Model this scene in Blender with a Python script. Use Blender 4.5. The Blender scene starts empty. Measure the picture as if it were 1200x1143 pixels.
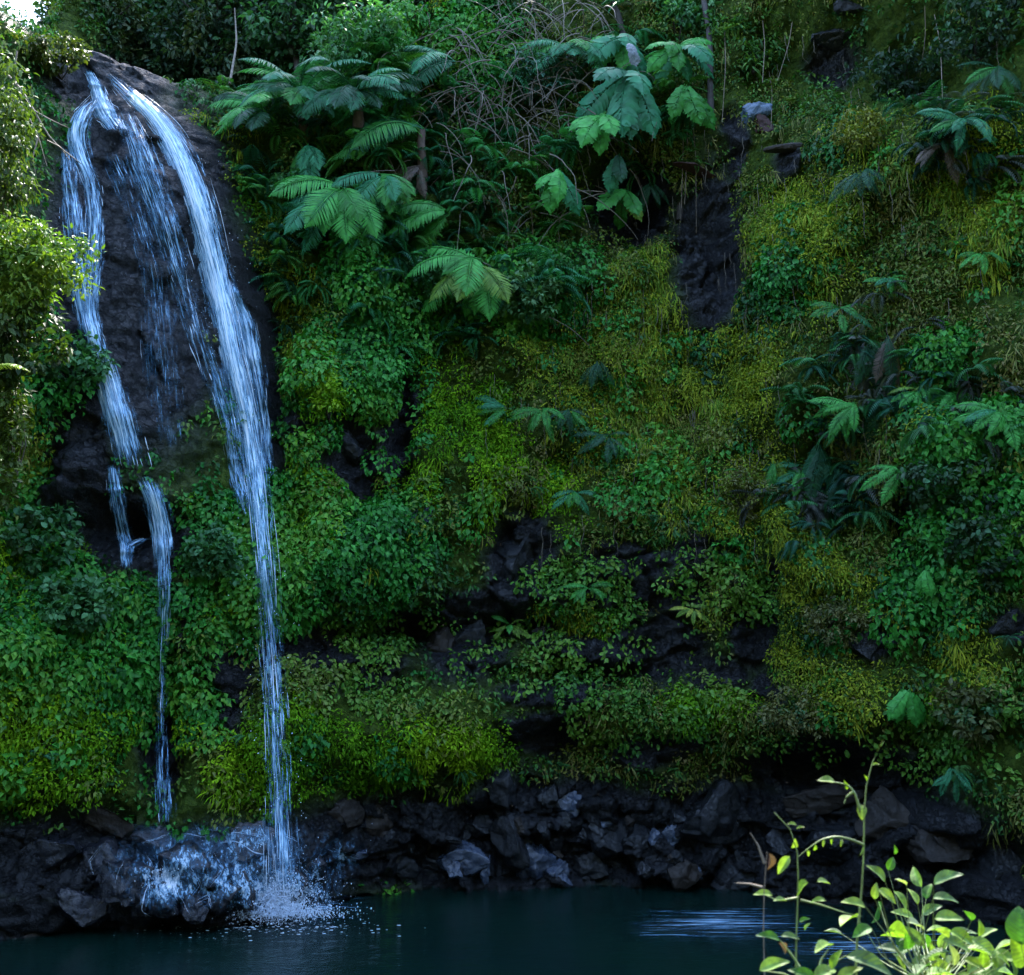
import bpy, math, random
import numpy as np
from mathutils import Vector, Matrix, Euler

random.seed(7)
RNG = np.random.default_rng(11)
SC = bpy.context.scene
COL = SC.collection
R = math.radians

# ------------------------------------------------------------------ camera
F_PX, W_PX, H_PX = 1284.0, 1200.0, 1143.0
PITCH = R(9.35)
CAM = np.array([0.0, 0.0, 4.0])
FWD = np.array([0, math.cos(PITCH), math.sin(PITCH)])
UPV = np.array([0, -math.sin(PITCH), math.cos(PITCH)])


def project(x, y, z):
    dx, dy, dz = x - CAM[0], y - CAM[1], z - CAM[2]
    dep = np.maximum(dy * FWD[1] + dz * FWD[2], 0.1)
    return W_PX / 2 + F_PX * dx / dep, H_PX / 2 - F_PX * (dy * UPV[1] + dz * UPV[2]) / dep


def ray(px, py):
    d = FWD + UPV * ((H_PX / 2 - py) / F_PX) + np.array([1.0, 0, 0]) * ((px - W_PX / 2) / F_PX)
    return d / d[1]                        # one metre of Y per unit


def at(px, py, Y):
    return CAM + ray(px, py) * Y


cam = bpy.data.cameras.new('camera')
cam.lens = 36.0 * F_PX / W_PX
cam.sensor_width = 36.0
cam.clip_start, cam.clip_end = 0.05, 3000
cam.dof.use_dof = True
cam.dof.focus_distance = 20.0
cam.dof.aperture_fstop = 8.0
co = bpy.data.objects.new('camera', cam)
COL.objects.link(co)
co.location = CAM
co.rotation_euler = (math.pi / 2 + PITCH, 0, 0)
SC.camera = co

# ------------------------------------------------------------------ numpy noise


def _hash(ix, iy, iz, seed):
    h = (ix.astype(np.int64) * 374761393 + iy.astype(np.int64) * 668265263 + iz.astype(np.int64) * 2147483647 + seed * 144665) & 0xffffffff
    h = ((h ^ (h >> 13)) * 1274126177) & 0xffffffff
    h = ((h ^ (h >> 16)) * 2246822519) & 0xffffffff
    return ((h ^ (h >> 15)) & 0xffffff) / float(0xffffff)


def vnoise(x, y, z, seed=0):
    ix, iy, iz = np.floor(x), np.floor(y), np.floor(z)
    fx, fy, fz = x - ix, y - iy, z - iz
    fx, fy, fz = (t * t * t * (t * (t * 6 - 15) + 10) for t in (fx, fy, fz))
    out = 0
    for a in (0, 1):
        for b in (0, 1):
            for c in (0, 1):
                w = (fx if a else 1 - fx) * (fy if b else 1 - fy) * (fz if c else 1 - fz)
                out = out + w * _hash(ix + a, iy + b, iz + c, seed)
    return out * 2 - 1


def fbm(x, y, z, octv=4, seed=0, gain=.5):
    s, a, n = 0, 1, 0
    for k in range(octv):
        s = s + a * vnoise(x * 2 ** k + 13.7 * k, y * 2 ** k + 5.1 * k, z * 2 ** k, seed + k)
        n += a
        a *= gain
    return s / n


def facets(x, z, cell, seed, tilt=.5):
    """blocky broken rock: every Voronoi cell is its own tilted plane; returns height and edge distance"""
    gx, gz = np.floor(x / cell), np.floor(z / cell)
    best = np.full(x.shape, 9e9)
    second = np.full(x.shape, 9e9)
    hgt = np.zeros(x.shape)
    zero = np.zeros(x.shape)
    for a in (-1, 0, 1):
        for b in (-1, 0, 1):
            cx, cz = gx + a, gz + b
            jx = (cx + .5 + .9 * (_hash(cx, cz, zero, seed) - .5)) * cell
            jz = (cz + .5 + .9 * (_hash(cx, cz, zero, seed + 1) - .5)) * cell
            dx, dz = x - jx, z - jz
            d = dx * dx + dz * dz
            h = (_hash(cx, cz, zero, seed + 2) - .5) * cell + tilt * ((_hash(cx, cz, zero, seed + 3) - .5) * 2 * dx + (_hash(cx, cz, zero, seed + 4) - .5) * 2 * dz)
            near = d < best
            second = np.where(near, best, np.minimum(second, d))
            hgt = np.where(near, h, hgt)
            best = np.minimum(best, d)
    return hgt, (np.sqrt(second) - np.sqrt(best)) / cell


def sstep(a, b, x):
    t = np.clip((x - a) / (b - a), 0, 1)
    return t * t * (3 - 2 * t)


# ------------------------------------------------------------------ materials
MATS = {}


def nodes(name):
    m = bpy.data.materials.new(name)
    m.use_nodes = True
    nt = m.node_tree
    nt.nodes.clear()
    out = nt.nodes.new('ShaderNodeOutputMaterial')
    MATS[name] = m
    return m, nt, out


def N(nt, kind, **kw):
    n = nt.nodes.new(kind)
    for k, v in kw.items():
        if k in n.inputs:
            n.inputs[k].default_value = v
        else:
            setattr(n, k, v)
    return n


def ramp(nt, stops):
    n = nt.nodes.new('ShaderNodeValToRGB')
    e = n.color_ramp.elements
    while len(e) < len(stops):
        e.new(.5)
    for s, (p, c) in zip(e, stops):
        s.position = p
        s.color = (*c, 1) if len(c) == 3 else c
    return n


def leaf_mat(name, base=None, rough=.42, trans=.3, var=.25, spec=.4):
    """leaf: colour of its species (attribute 'Col' or a fixed value), glossy top, some light through"""
    m, nt, out = nodes(name)
    L = nt.links.new
    if base is None:
        a = N(nt, 'ShaderNodeAttribute', attribute_name='Col').outputs['Color']
    else:
        rgb = nt.nodes.new('ShaderNodeRGB')
        rgb.outputs[0].default_value = (*base, 1)
        a = rgb.outputs[0]
    tc = nt.nodes.new('ShaderNodeTexCoord')
    no = N(nt, 'ShaderNodeTexNoise', Scale=9.0, Detail=3.0)
    L(tc.outputs['Object'], no.inputs['Vector'])
    mr = N(nt, 'ShaderNodeMapRange')
    mr.inputs['To Min'].default_value = 1 - var
    mr.inputs['To Max'].default_value = 1 + var
    mr.inputs['From Min'].default_value = .3
    mr.inputs['From Max'].default_value = .7
    L(no.outputs['Fac'], mr.inputs['Value'])
    mul = N(nt, 'ShaderNodeVectorMath', operation='SCALE')
    L(a, mul.inputs[0])
    L(mr.outputs['Result'], mul.inputs['Scale'])
    p = N(nt, 'ShaderNodeBsdfPrincipled', Roughness=rough)
    p.inputs['Specular IOR Level'].default_value = spec
    L(mul.outputs['Vector'], p.inputs['Base Color'])
    t = nt.nodes.new('ShaderNodeBsdfTranslucent')
    tcol = N(nt, 'ShaderNodeVectorMath', operation='MULTIPLY')
    tcol.inputs[1].default_value = (1.5, 1.7, .6)
    L(mul.outputs['Vector'], tcol.inputs[0])
    L(tcol.outputs['Vector'], t.inputs['Color'])
    mx = N(nt, 'ShaderNodeMixShader')
    mx.inputs[0].default_value = trans
    L(p.outputs[0], mx.inputs[1])
    L(t.outputs[0], mx.inputs[2])
    L(mx.outputs[0], out.inputs['Surface'])
    return m


def rock_mat(name, c0, c1, rough=(.25, .6), bump=.6, scale=1.0, moss=None, spec=.5):
    m, nt, out = nodes(name)
    L = nt.links.new
    tc = nt.nodes.new('ShaderNodeTexCoord')
    n1 = N(nt, 'ShaderNodeTexNoise', Scale=1.7 * scale, Detail=8.0, Roughness=.65)
    n2 = N(nt, 'ShaderNodeTexNoise', Scale=11.0 * scale, Detail=6.0, Roughness=.7)
    vo = N(nt, 'ShaderNodeTexVoronoi', Scale=4.5 * scale, feature='DISTANCE_TO_EDGE')
    wa = N(nt, 'ShaderNodeVectorMath', operation='MULTIPLY_ADD')
    wa.inputs[1].default_value = (1.1, 1.1, .7)
    L(n1.outputs['Color'], wa.inputs[0])
    L(tc.outputs['Object'], wa.inputs[2])
    L(wa.outputs['Vector'], vo.inputs['Vector'])
    for n in (n1, n2):
        L(tc.outputs['Object'], n.inputs['Vector'])
    rp = ramp(nt, [(.32, c0), (.68, c1)])
    L(n1.outputs['Fac'], rp.inputs['Fac'])
    p = N(nt, 'ShaderNodeBsdfPrincipled')
    p.inputs['Specular IOR Level'].default_value = spec
    col = rp.outputs['Color']
    if moss:
        at_ = N(nt, 'ShaderNodeAttribute', attribute_name='Col')
        mx = N(nt, 'ShaderNodeMix', data_type='RGBA')
        L(at_.outputs['Fac'], mx.inputs['Factor'])
        L(col, mx.inputs['A'])
        mr2 = ramp(nt, [(.35, moss[0]), (.65, moss[1])])
        L(n2.outputs['Fac'], mr2.inputs['Fac'])
        L(mr2.outputs['Color'], mx.inputs['B'])
        col = mx.outputs['Result']
    if moss:
        sp = N(nt, 'ShaderNodeMapRange')
        sp.inputs['To Min'].default_value, sp.inputs['To Max'].default_value = spec, .04
        L(at_.outputs['Fac'], sp.inputs['Value'])
        L(sp.outputs['Result'], p.inputs['Specular IOR Level'])
    L(col, p.inputs['Base Color'])
    rr = N(nt, 'ShaderNodeMapRange')
    rr.inputs['From Min'].default_value, rr.inputs['From Max'].default_value = .35, .65
    rr.inputs['To Min'].default_value, rr.inputs['To Max'].default_value = rough
    L(n2.outputs['Fac'], rr.inputs['Value'])
    L(rr.outputs['Result'], p.inputs['Roughness'])
    ad = N(nt, 'ShaderNodeMath', operation='MULTIPLY_ADD')
    L(n2.outputs['Fac'], ad.inputs[0])
    ad.inputs[1].default_value = .55
    mn = N(nt, 'ShaderNodeMath', operation='MINIMUM')
    L(vo.outputs['Distance'], mn.inputs[0])
    mn.inputs[1].default_value = .12
    ms = N(nt, 'ShaderNodeMath', operation='MULTIPLY')
    L(mn.outputs[0], ms.inputs[0])
    ms.inputs[1].default_value = 1.6
    L(ms.outputs[0], ad.inputs[2])
    b = N(nt, 'ShaderNodeBump', Strength=bump, Distance=.09 / scale)
    L(ad.outputs[0], b.inputs['Height'])
    L(b.outputs[0], p.inputs['Normal'])
    L(p.outputs[0], out.inputs['Surface'])
    return m


def wood_mat(name, c, rough=.8):
    m, nt, out = nodes(name)
    L = nt.links.new
    tc = nt.nodes.new('ShaderNodeTexCoord')
    n = N(nt, 'ShaderNodeTexNoise', Scale=14.0, Detail=5.0)
    L(tc.outputs['Object'], n.inputs['Vector'])
    rp = ramp(nt, [(.3, tuple(v * .55 for v in c)), (.7, tuple(v * 1.35 for v in c))])
    L(n.outputs['Fac'], rp.inputs['Fac'])
    p = N(nt, 'ShaderNodeBsdfPrincipled', Roughness=rough)
    L(rp.outputs['Color'], p.inputs['Base Color'])
    b = N(nt, 'ShaderNodeBump', Strength=.5, Distance=.02)
    L(n.outputs['Fac'], b.inputs['Height'])
    L(b.outputs[0], p.inputs['Normal'])
    L(p.outputs[0], out.inputs['Surface'])
    return m


M_CLIFF = rock_mat('cliff_rock', (.0018, .0023, .0030), (.0060, .0073, .0095), moss=((.012, .030, .004), (.050, .078, .010)), rough=(.22, .6), spec=.28, bump=.9)
M_ROCK = rock_mat('wet_basalt', (.0030, .0040, .0050), (.0115, .0140, .0168), scale=1.4, bump=.6, rough=(.25, .55), spec=.35)
M_LEDGE = rock_mat('wet_stone_sky_sheen', (.035, .06, .10), (.09, .14, .22), scale=2, bump=.3, rough=(.15, .4))  # blue base colour stands in for sky reflected on the wet stone
M_ROCKB = rock_mat('brown_basalt', (.008, .0065, .005), (.024, .019, .015), scale=1.4, bump=.5, rough=(.4, .75), spec=.3)
M_ROCKW = rock_mat('wet_stone_blue_highlight', (.012, .017, .028), (.042, .058, .088), scale=1.6, bump=.35, rough=(.12, .35))  # bluish sky highlight put into the base colour of some wet stones
M_ROCKD = rock_mat('black_wet_rock', (.003, .0035, .0055), (.010, .012, .018), scale=1.5, bump=.5, rough=(.2, .45))
M_RUST = wood_mat('rust_red_earth', (.030, .009, .007))
M_BANK = rock_mat('bank_soil', (.02, .02, .012), (.05, .045, .028), moss=((.01, .02, .005), (.03, .045, .012)), rough=(.6, .9), spec=.2)
M_COVER = leaf_mat('ground_cover_leaf', rough=.55, trans=.22, spec=.22)
M_MOSS = leaf_mat('moss_frond', rough=.7, trans=.25, spec=.1)
M_CROWN = leaf_mat('tree_leaf', rough=.55, trans=.25, spec=.25)
M_FORE = leaf_mat('foreground_leaf', rough=.5, trans=.38, var=.3, spec=.18)
_nt = M_FORE.node_tree
_uv = N(_nt, 'ShaderNodeUVMap', uv_map='UVMap')
_sx = _nt.nodes.new('ShaderNodeSeparateXYZ')
_nt.links.new(_uv.outputs[0], _sx.inputs[0])
_ab = N(_nt, 'ShaderNodeMath', operation='ABSOLUTE')
_nt.links.new(_sx.outputs['X'], _ab.inputs[0])
_ma = N(_nt, 'ShaderNodeMath', operation='MULTIPLY_ADD')        # side veins slant towards the tip
_nt.links.new(_ab.outputs[0], _ma.inputs[0])
_ma.inputs[1].default_value = -.22
_nt.links.new(_sx.outputs['Y'], _ma.inputs[2])
_mu = N(_nt, 'ShaderNodeMath', operation='MULTIPLY')
_nt.links.new(_ma.outputs[0], _mu.inputs[0])
_mu.inputs[1].default_value = 52.0
_si = N(_nt, 'ShaderNodeMath', operation='SINE')
_nt.links.new(_mu.outputs[0], _si.inputs[0])
_bu = N(_nt, 'ShaderNodeBump', Strength=.22, Distance=.0012)
_nt.links.new(_si.outputs[0], _bu.inputs['Height'])
for _n in _nt.nodes:
    if _n.type in ('BSDF_PRINCIPLED', 'BSDF_TRANSLUCENT'):
        _nt.links.new(_bu.outputs[0], _n.inputs['Normal'])
FERN = {k: leaf_mat('fern_' + k, c, rough=.5, trans=.25, var=.3, spec=.22) for k, c in dict(
    bright=(.045, .240, .040), blue=(.024, .120, .058), mid=(.030, .165, .026), dark=(.012, .060, .026),
    lime=(.110, .210, .030), teal=(.026, .160, .070), dead=(.10, .075, .06), yellow=(.30, .36, .05), pale=(.15, .17, .19)).items()}
M_TWIG = wood_mat('dead_twig', (.115, .095, .070))
M_PALE = wood_mat('pale_root', (.13, .10, .07))
M_BARK = wood_mat('dark_bark', (.026, .020, .016))
M_BROWN = wood_mat('brown_fern_trunk', (.07, .045, .032))
M_STEM = wood_mat('green_stem', (.11, .15, .03), .5)


def water_mats():
    # white aerated strand
    m, nt, out = nodes('white_water')
    L = nt.links.new
    p = N(nt, 'ShaderNodeBsdfPrincipled', Roughness=.35)
    p.inputs['Base Color'].default_value = (.72, .82, .92, 1)
    t = nt.nodes.new('ShaderNodeBsdfTranslucent')
    t.inputs['Color'].default_value = (.72, .82, .92, 1)
    mx = N(nt, 'ShaderNodeMixShader')
    mx.inputs[0].default_value = .4
    L(p.outputs[0], mx.inputs[1])
    L(t.outputs[0], mx.inputs[2])
    L(mx.outputs[0], out.inputs['Surface'])
    m2 = veil('water_veil', -.10, .22, (13.0, .62), (36.0, 1.7))
    return m, m2


def veil(name, lo, hi, s1, s2, fade=.12):
    # thin streaky sheet: real gaps between the threads of water
    m2, nt, out = nodes(name)
    L = nt.links.new
    L = nt.links.new
    uv = N(nt, 'ShaderNodeUVMap', uv_map='UVMap')
    sep = nt.nodes.new('ShaderNodeSeparateXYZ')
    L(uv.outputs[0], sep.inputs[0])
    mp = nt.nodes.new('ShaderNodeMapping')
    mp.inputs['Scale'].default_value = (*s1, 1)
    L(uv.outputs[0], mp.inputs['Vector'])
    n1 = N(nt, 'ShaderNodeTexNoise', Scale=1.6, Detail=7.0, Roughness=.68, Distortion=.35)
    L(mp.outputs[0], n1.inputs['Vector'])
    at_ = N(nt, 'ShaderNodeAttribute', attribute_name='Col')      # r: how full the sheet is (0 at its rims)
    th = N(nt, 'ShaderNodeMath', operation='MULTIPLY_ADD')
    L(at_.outputs['Fac'], th.inputs[0])
    th.inputs[1].default_value = .30
    th.inputs[2].default_value = -.72
    mp2 = nt.nodes.new('ShaderNodeMapping')
    mp2.inputs['Scale'].default_value = (*s2, 1)
    L(uv.outputs[0], mp2.inputs['Vector'])
    n2 = N(nt, 'ShaderNodeTexNoise', Scale=1.7, Detail=4.0, Roughness=.6, Distortion=.6)
    L(mp2.outputs[0], n2.inputs['Vector'])
    nm = N(nt, 'ShaderNodeMix', data_type='FLOAT')
    nm.inputs['Factor'].default_value = .42
    L(n1.outputs['Fac'], nm.inputs['A'])
    L(n2.outputs['Fac'], nm.inputs['B'])
    wd = N(nt, 'ShaderNodeMath', operation='MULTIPLY_ADD')      # widen the spread of the streaks
    L(nm.outputs['Result'], wd.inputs[0])
    wd.inputs[1].default_value = 2.4
    wd.inputs[2].default_value = -.7
    sm = N(nt, 'ShaderNodeMath', operation='ADD')
    L(wd.outputs[0], sm.inputs[0])
    L(th.outputs[0], sm.inputs[1])
    mr = N(nt, 'ShaderNodeMapRange')
    mr.inputs['From Min'].default_value = lo
    mr.inputs['From Max'].default_value = hi
    mr.inputs['To Max'].default_value = .95
    L(sm.outputs[0], mr.inputs['Value'])
    fd = N(nt, 'ShaderNodeMapRange', interpolation_type='SMOOTHSTEP')
    fd.inputs['From Max'].default_value = fade
    L(at_.outputs['Fac'], fd.inputs['Value'])
    al = N(nt, 'ShaderNodeMath', operation='MULTIPLY')
    L(mr.outputs['Result'], al.inputs[0])
    L(fd.outputs['Result'], al.inputs[1])
    p = N(nt, 'ShaderNodeBsdfPrincipled', Roughness=.4)
    wc = ramp(nt, [(.0, (.05, .20, .38)), (.42, (.32, .58, .80)), (1.0, (.88, .95, 1))])
    m9 = N(nt, 'ShaderNodeMapRange')
    m9.inputs['From Min'].default_value = -.02
    m9.inputs['From Max'].default_value = .36
    L(sm.outputs[0], m9.inputs['Value'])
    L(m9.outputs['Result'], wc.inputs['Fac'])
    L(wc.outputs['Color'], p.inputs['Base Color'])
    bp = N(nt, 'ShaderNodeBump', Strength=.5, Distance=.05)
    L(nm.outputs['Result'], bp.inputs['Height'])
    L(bp.outputs[0], p.inputs['Normal'])
    t = nt.nodes.new('ShaderNodeBsdfTranslucent')
    L(wc.outputs['Color'], t.inputs['Color'])
    mx = N(nt, 'ShaderNodeMixShader')
    mx.inputs[0].default_value = .35
    L(p.outputs[0], mx.inputs[1])
    L(t.outputs[0], mx.inputs[2])
    tr = nt.nodes.new('ShaderNodeBsdfTransparent')
    m3 = nt.nodes.new('ShaderNodeMixShader')
    L(al.outputs[0], m3.inputs[0])
    L(tr.outputs[0], m3.inputs[1])
    L(mx.outputs[0], m3.inputs[2])
    L(m3.outputs[0], out.inputs['Surface'])
    return m2


def pool_mat():
    m4, nt, out = nodes('pool_water')
    L = nt.links.new
    tc = nt.nodes.new('ShaderNodeTexCoord')
    p = N(nt, 'ShaderNodeBsdfPrincipled', Roughness=.05, IOR=1.33)
    no = N(nt, 'ShaderNodeTexNoise', Scale=.35, Detail=3.0)
    L(tc.outputs['Object'], no.inputs['Vector'])
    rp = ramp(nt, [(.3, (.0014, .0086, .0078)), (.7, (.0018, .0120, .0084))])
    L(no.outputs['Fac'], rp.inputs['Fac'])
    L(rp.outputs['Color'], p.inputs['Base Color'])
    w1 = N(nt, 'ShaderNodeTexNoise', Scale=2.2, Detail=5.0, Roughness=.6)
    mp = nt.nodes.new('ShaderNodeMapping')
    mp.inputs['Scale'].default_value = (1, 1.7, 1)
    L(tc.outputs['Object'], mp.inputs['Vector'])
    L(mp.outputs[0], w1.inputs['Vector'])
    w2 = N(nt, 'ShaderNodeTexNoise', Scale=9.0, Detail=4.0, Roughness=.6)
    L(mp.outputs[0], w2.inputs['Vector'])
    rip = N(nt, 'ShaderNodeAttribute', attribute_name='Col')
    k = N(nt, 'ShaderNodeMath', operation='MULTIPLY')
    L(w2.outputs['Fac'], k.inputs[0])
    L(rip.outputs['Fac'], k.inputs[1])
    s = N(nt, 'ShaderNodeMath', operation='MULTIPLY_ADD')
    L(w1.outputs['Fac'], s.inputs[0])
    s.inputs[1].default_value = .22
    L(k.outputs[0], s.inputs[2])
    b = N(nt, 'ShaderNodeBump', Strength=.5, Distance=.12)
    L(s.outputs[0], b.inputs['Height'])
    L(b.outputs[0], p.inputs['Normal'])
    L(p.outputs[0], out.inputs['Surface'])
    return m4


M_WHITE, M_VEIL = water_mats()
M_FILM = veil('water_film', -.16, .34, (7.5, 1.9), (21.0, 5.5), .7)
M_POOL = pool_mat()

# ------------------------------------------------------------------ mesh building


def mesh_np(name, verts, tris=None, quads=None, mats=(), cols=None, smooth=False, matidx=None, uv=None):
    verts = np.asarray(verts, np.float32).reshape(-1, 3)
    loops, starts, tot = [], [], 0
    nt_ = 0 if tris is None else len(tris)
    nq = 0 if quads is None else len(quads)
    if nt_:
        loops.append(np.asarray(tris, np.int32).ravel())
        starts.append(np.arange(nt_, dtype=np.int32) * 3)
        tot = nt_ * 3
    if nq:
        loops.append(np.asarray(quads, np.int32).ravel())
        starts.append(tot + np.arange(nq, dtype=np.int32) * 4)
    loops = np.concatenate(loops)
    starts = np.concatenate(starts)
    me = bpy.data.meshes.new(name)
    me.vertices.add(len(verts))
    me.vertices.foreach_set('co', verts.ravel())
    me.loops.add(len(loops))
    me.loops.foreach_set('vertex_index', loops)
    me.polygons.add(len(starts))
    me.polygons.foreach_set('loop_start', starts)
    for m in (mats if isinstance(mats, (list, tuple)) else [mats]):
        me.materials.append(m)
    if matidx is not None:
        me.polygons.foreach_set('material_index', np.asarray(matidx, np.int32))
    if smooth:
        me.polygons.foreach_set('use_smooth', np.ones(len(starts), bool))
    if cols is not None:
        a = me.color_attributes.new('Col', 'FLOAT_COLOR', 'POINT')
        c4 = np.ones((len(verts), 4), np.float32)
        cols = np.asarray(cols, np.float32)
        c4[:, :3] = cols if cols.ndim == 2 else cols[:, None]
        a.data.foreach_set('color', c4.ravel())
    if uv is not None:
        u = me.uv_layers.new(name='UVMap')
        u.data.foreach_set('uv', np.asarray(uv, np.float32)[loops].ravel())
    me.update(calc_edges=True)
    me.validate()
    return me


def link(name, me, parent=None, loc=None):
    o = bpy.data.objects.new(name, me)
    COL.objects.link(o)
    if loc is not None:
        o.location = loc
    if parent is not None:
        o.parent = parent
    return o


def tag(o, label=None, cat=None, group=None, kind=None):
    for k, v in (('label', label), ('category', cat), ('group', group), ('kind', kind)):
        if v:
            o[k] = v
    return o


def thing(name, loc, label, cat, group=None):
    o = bpy.data.objects.new(name, None)
    o.empty_display_size = .2
    COL.objects.link(o)
    o.location = loc
    return tag(o, label, cat, group)


def unit(v):
    return v / np.maximum(np.linalg.norm(v, axis=-1, keepdims=True), 1e-9)


def leaves(pos, dirv, nor, length, width, cols, cup=.18, droop=.15, kind='rhomb'):
    """one mesh of many leaves: arrays of base points, directions, normals; returns verts, tris, colours"""
    n = len(pos)
    d = unit(dirv)
    nn = nor - (nor * d).sum(1, keepdims=True) * d
    nn = unit(nn + 1e-5)
    s = np.cross(d, nn)
    L = np.asarray(length).reshape(-1, 1) * np.ones((n, 1))
    Wd = np.asarray(width).reshape(-1, 1) * np.ones((n, 1))
    P = lambda a, b, c: pos + d * L * a + s * Wd * b + nn * (c * L)
    if kind == 'rhomb':
        V = np.stack([P(0, 0, 0), P(.42, -.5, cup), P(1, 0, -droop), P(.42, .5, cup)], 1)
        T = np.array([[0, 2, 1], [0, 3, 2]])
    elif kind == 'blade':
        V = np.stack([P(0, -.3, 0), P(0, .3, 0), P(.5, .5, .06), P(.5, -.5, .06), P(1, 0, -droop)], 1)
        T = np.array([[0, 1, 2], [0, 2, 3], [3, 2, 4]])
    else:  # oval
        V = np.stack([P(0, 0, 0), P(.34, 0, .0), P(.7, 0, -droop * .4), P(1, 0, -droop),
                      P(.3, -.5, cup * .6), P(.3, .5, cup * .6), P(.66, -.42, cup * .5 - droop * .4), P(.66, .42, cup * .5 - droop * .4)], 1)
        T = np.array([[0, 1, 4], [0, 5, 1], [4, 1, 6], [1, 2, 6], [1, 5, 7], [1, 7, 2], [6, 2, 3], [2, 7, 3]])
    k = V.shape[1]
    tris = (T[None] + (np.arange(n) * k)[:, None, None]).reshape(-1, 3)
    C = np.repeat(np.asarray(cols), k, axis=0)
    return V.reshape(-1, 3), tris, C


def tubes(paths, sides=5):
    """paths: list of (points Nx3, radii N). returns verts, quads"""
    VV, QQ, off = [], [], 0
    for pts, rad in paths:
        pts = np.asarray(pts, float)
        rad = np.broadcast_to(np.asarray(rad, float), (len(pts),))
        t = unit(np.gradient(pts, axis=0))
        a = np.where(np.abs(t[:, 2:3]) > .9, np.array([[1.0, 0, 0]]), np.array([[0, 0, 1.0]]))
        u = unit(np.cross(t, a))
        v = np.cross(t, u)
        ang = np.arange(sides) * 2 * math.pi / sides
        ring = pts[:, None] + rad[:, None, None] * (u[:, None] * np.cos(ang)[None, :, None] + v[:, None] * np.sin(ang)[None, :, None])
        VV.append(ring.reshape(-1, 3))
        i = np.arange(len(pts) - 1)[:, None] * sides
        j = np.arange(sides)[None]
        j2 = (j + 1) % sides
        q = np.stack([i + j, i + j2, i + sides + j2, i + sides + j], -1).reshape(-1, 4) + off
        QQ.append(q)
        off += len(pts) * sides
    return np.concatenate(VV), np.concatenate(QQ)


def smooth_path(pts, n):
    pts = np.asarray(pts, float)
    s = np.r_[0, np.cumsum(np.linalg.norm(np.diff(pts[:, :3], axis=0), axis=1))]
    q = np.linspace(0, s[-1], n)
    o = np.stack([np.interp(q, s, pts[:, k]) for k in range(pts.shape[1])], 1)
    for _ in range(max(1, n // 14)):
        o[1:-1] = .25 * o[:-2] + .5 * o[1:-1] + .25 * o[2:]
    return o


# ------------------------------------------------------------------ the cliff as a height field Y(x, z)
ST = .05
GX = np.arange(-13.5, 13.51, ST)
GZ = np.arange(-1.2, 27.51, ST)
X, Z = np.meshgrid(GX, GZ, indexing='ij')


def base_depth(x, z):
    kx = [-14, -11, -9.4, -8.2, -6.6, -4.9, -3.8, -2.7, 0, 4.2, 6.2, 8.2, 10, 14]
    ky = [9.0, 12.2, 14.8, 16.6, 17.9, 18.3, 18.9, 20.5, 21.3, 21.1, 19.5, 17.8, 16.2, 13.5]
    y0 = sum(np.interp(x + d, kx, ky) for d in (-.6, -.3, 0, .3, .6)) / 5
    right = np.interp(z, [-2, 0, 2.2, 3.2, 6, 10, 14, 18, 25], [-.3, 0, .1, -.25, .1, .6, 1.1, 1.7, 2.8])
    left = np.interp(z, [-2, 0, 2, 4, 7, 11, 14, 16, 16.8, 25], [-.4, 0, .5, .7, 1.3, 2.2, 3.0, 3.9, 4.4, 4.8])
    b = sstep(-4.4, -2.6, x)
    y = y0 + right * b + left * (1 - b)
    lip = np.interp(x, [-14, -8.6, -7.6, -4.6, -3.2, -1.0, 14], [15.8, 15.8, 15.9, 16.2, 17.2, 19.8, 20.6])
    back = np.maximum(z - lip, 0)
    rec = np.interp(x, [-14, -10.7, -10.2, -3.6, -1.5, 14], [9, 9, 4.6, 4.2, 1.2, .6])
    return y + rec * sstep(0, 1.3, back) + np.interp(x, [-14, -10.7, -10.2, -3.5, -1, 14], [2, 2, .10, .12, .8, .8]) * back


YB = base_depth(X, Z)
PX, PY = project(X, YB, Z)
WX = 16 * fbm(X * .9, X * 0, Z * .9, 3, 5)
WY = 16 * fbm(X * .9, X * 0 + 7, Z * .9, 3, 9)


def blob(cx, cy, rx, ry, rot=0, soft=.5, warp=1.0):
    dx, dy = PX + warp * WX - cx, PY + warp * WY - cy
    c, s = math.cos(R(rot)), math.sin(R(rot))
    d = np.sqrt(((dx * c + dy * s) / rx) ** 2 + ((-dx * s + dy * c) / ry) ** 2)
    return np.clip((1 + soft / 2 - d) / soft, 0, 1)


def dome(cx, cy, rx, ry, rot=0):
    dx, dy = PX - cx + .5 * WX, PY - cy + .5 * WY
    c, s = math.cos(R(rot)), math.sin(R(rot))
    d2 = ((dx * c + dy * s) / rx) ** 2 + ((-dx * s + dy * c) / ry) ** 2
    return np.exp(-d2 * 1.3)


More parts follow.
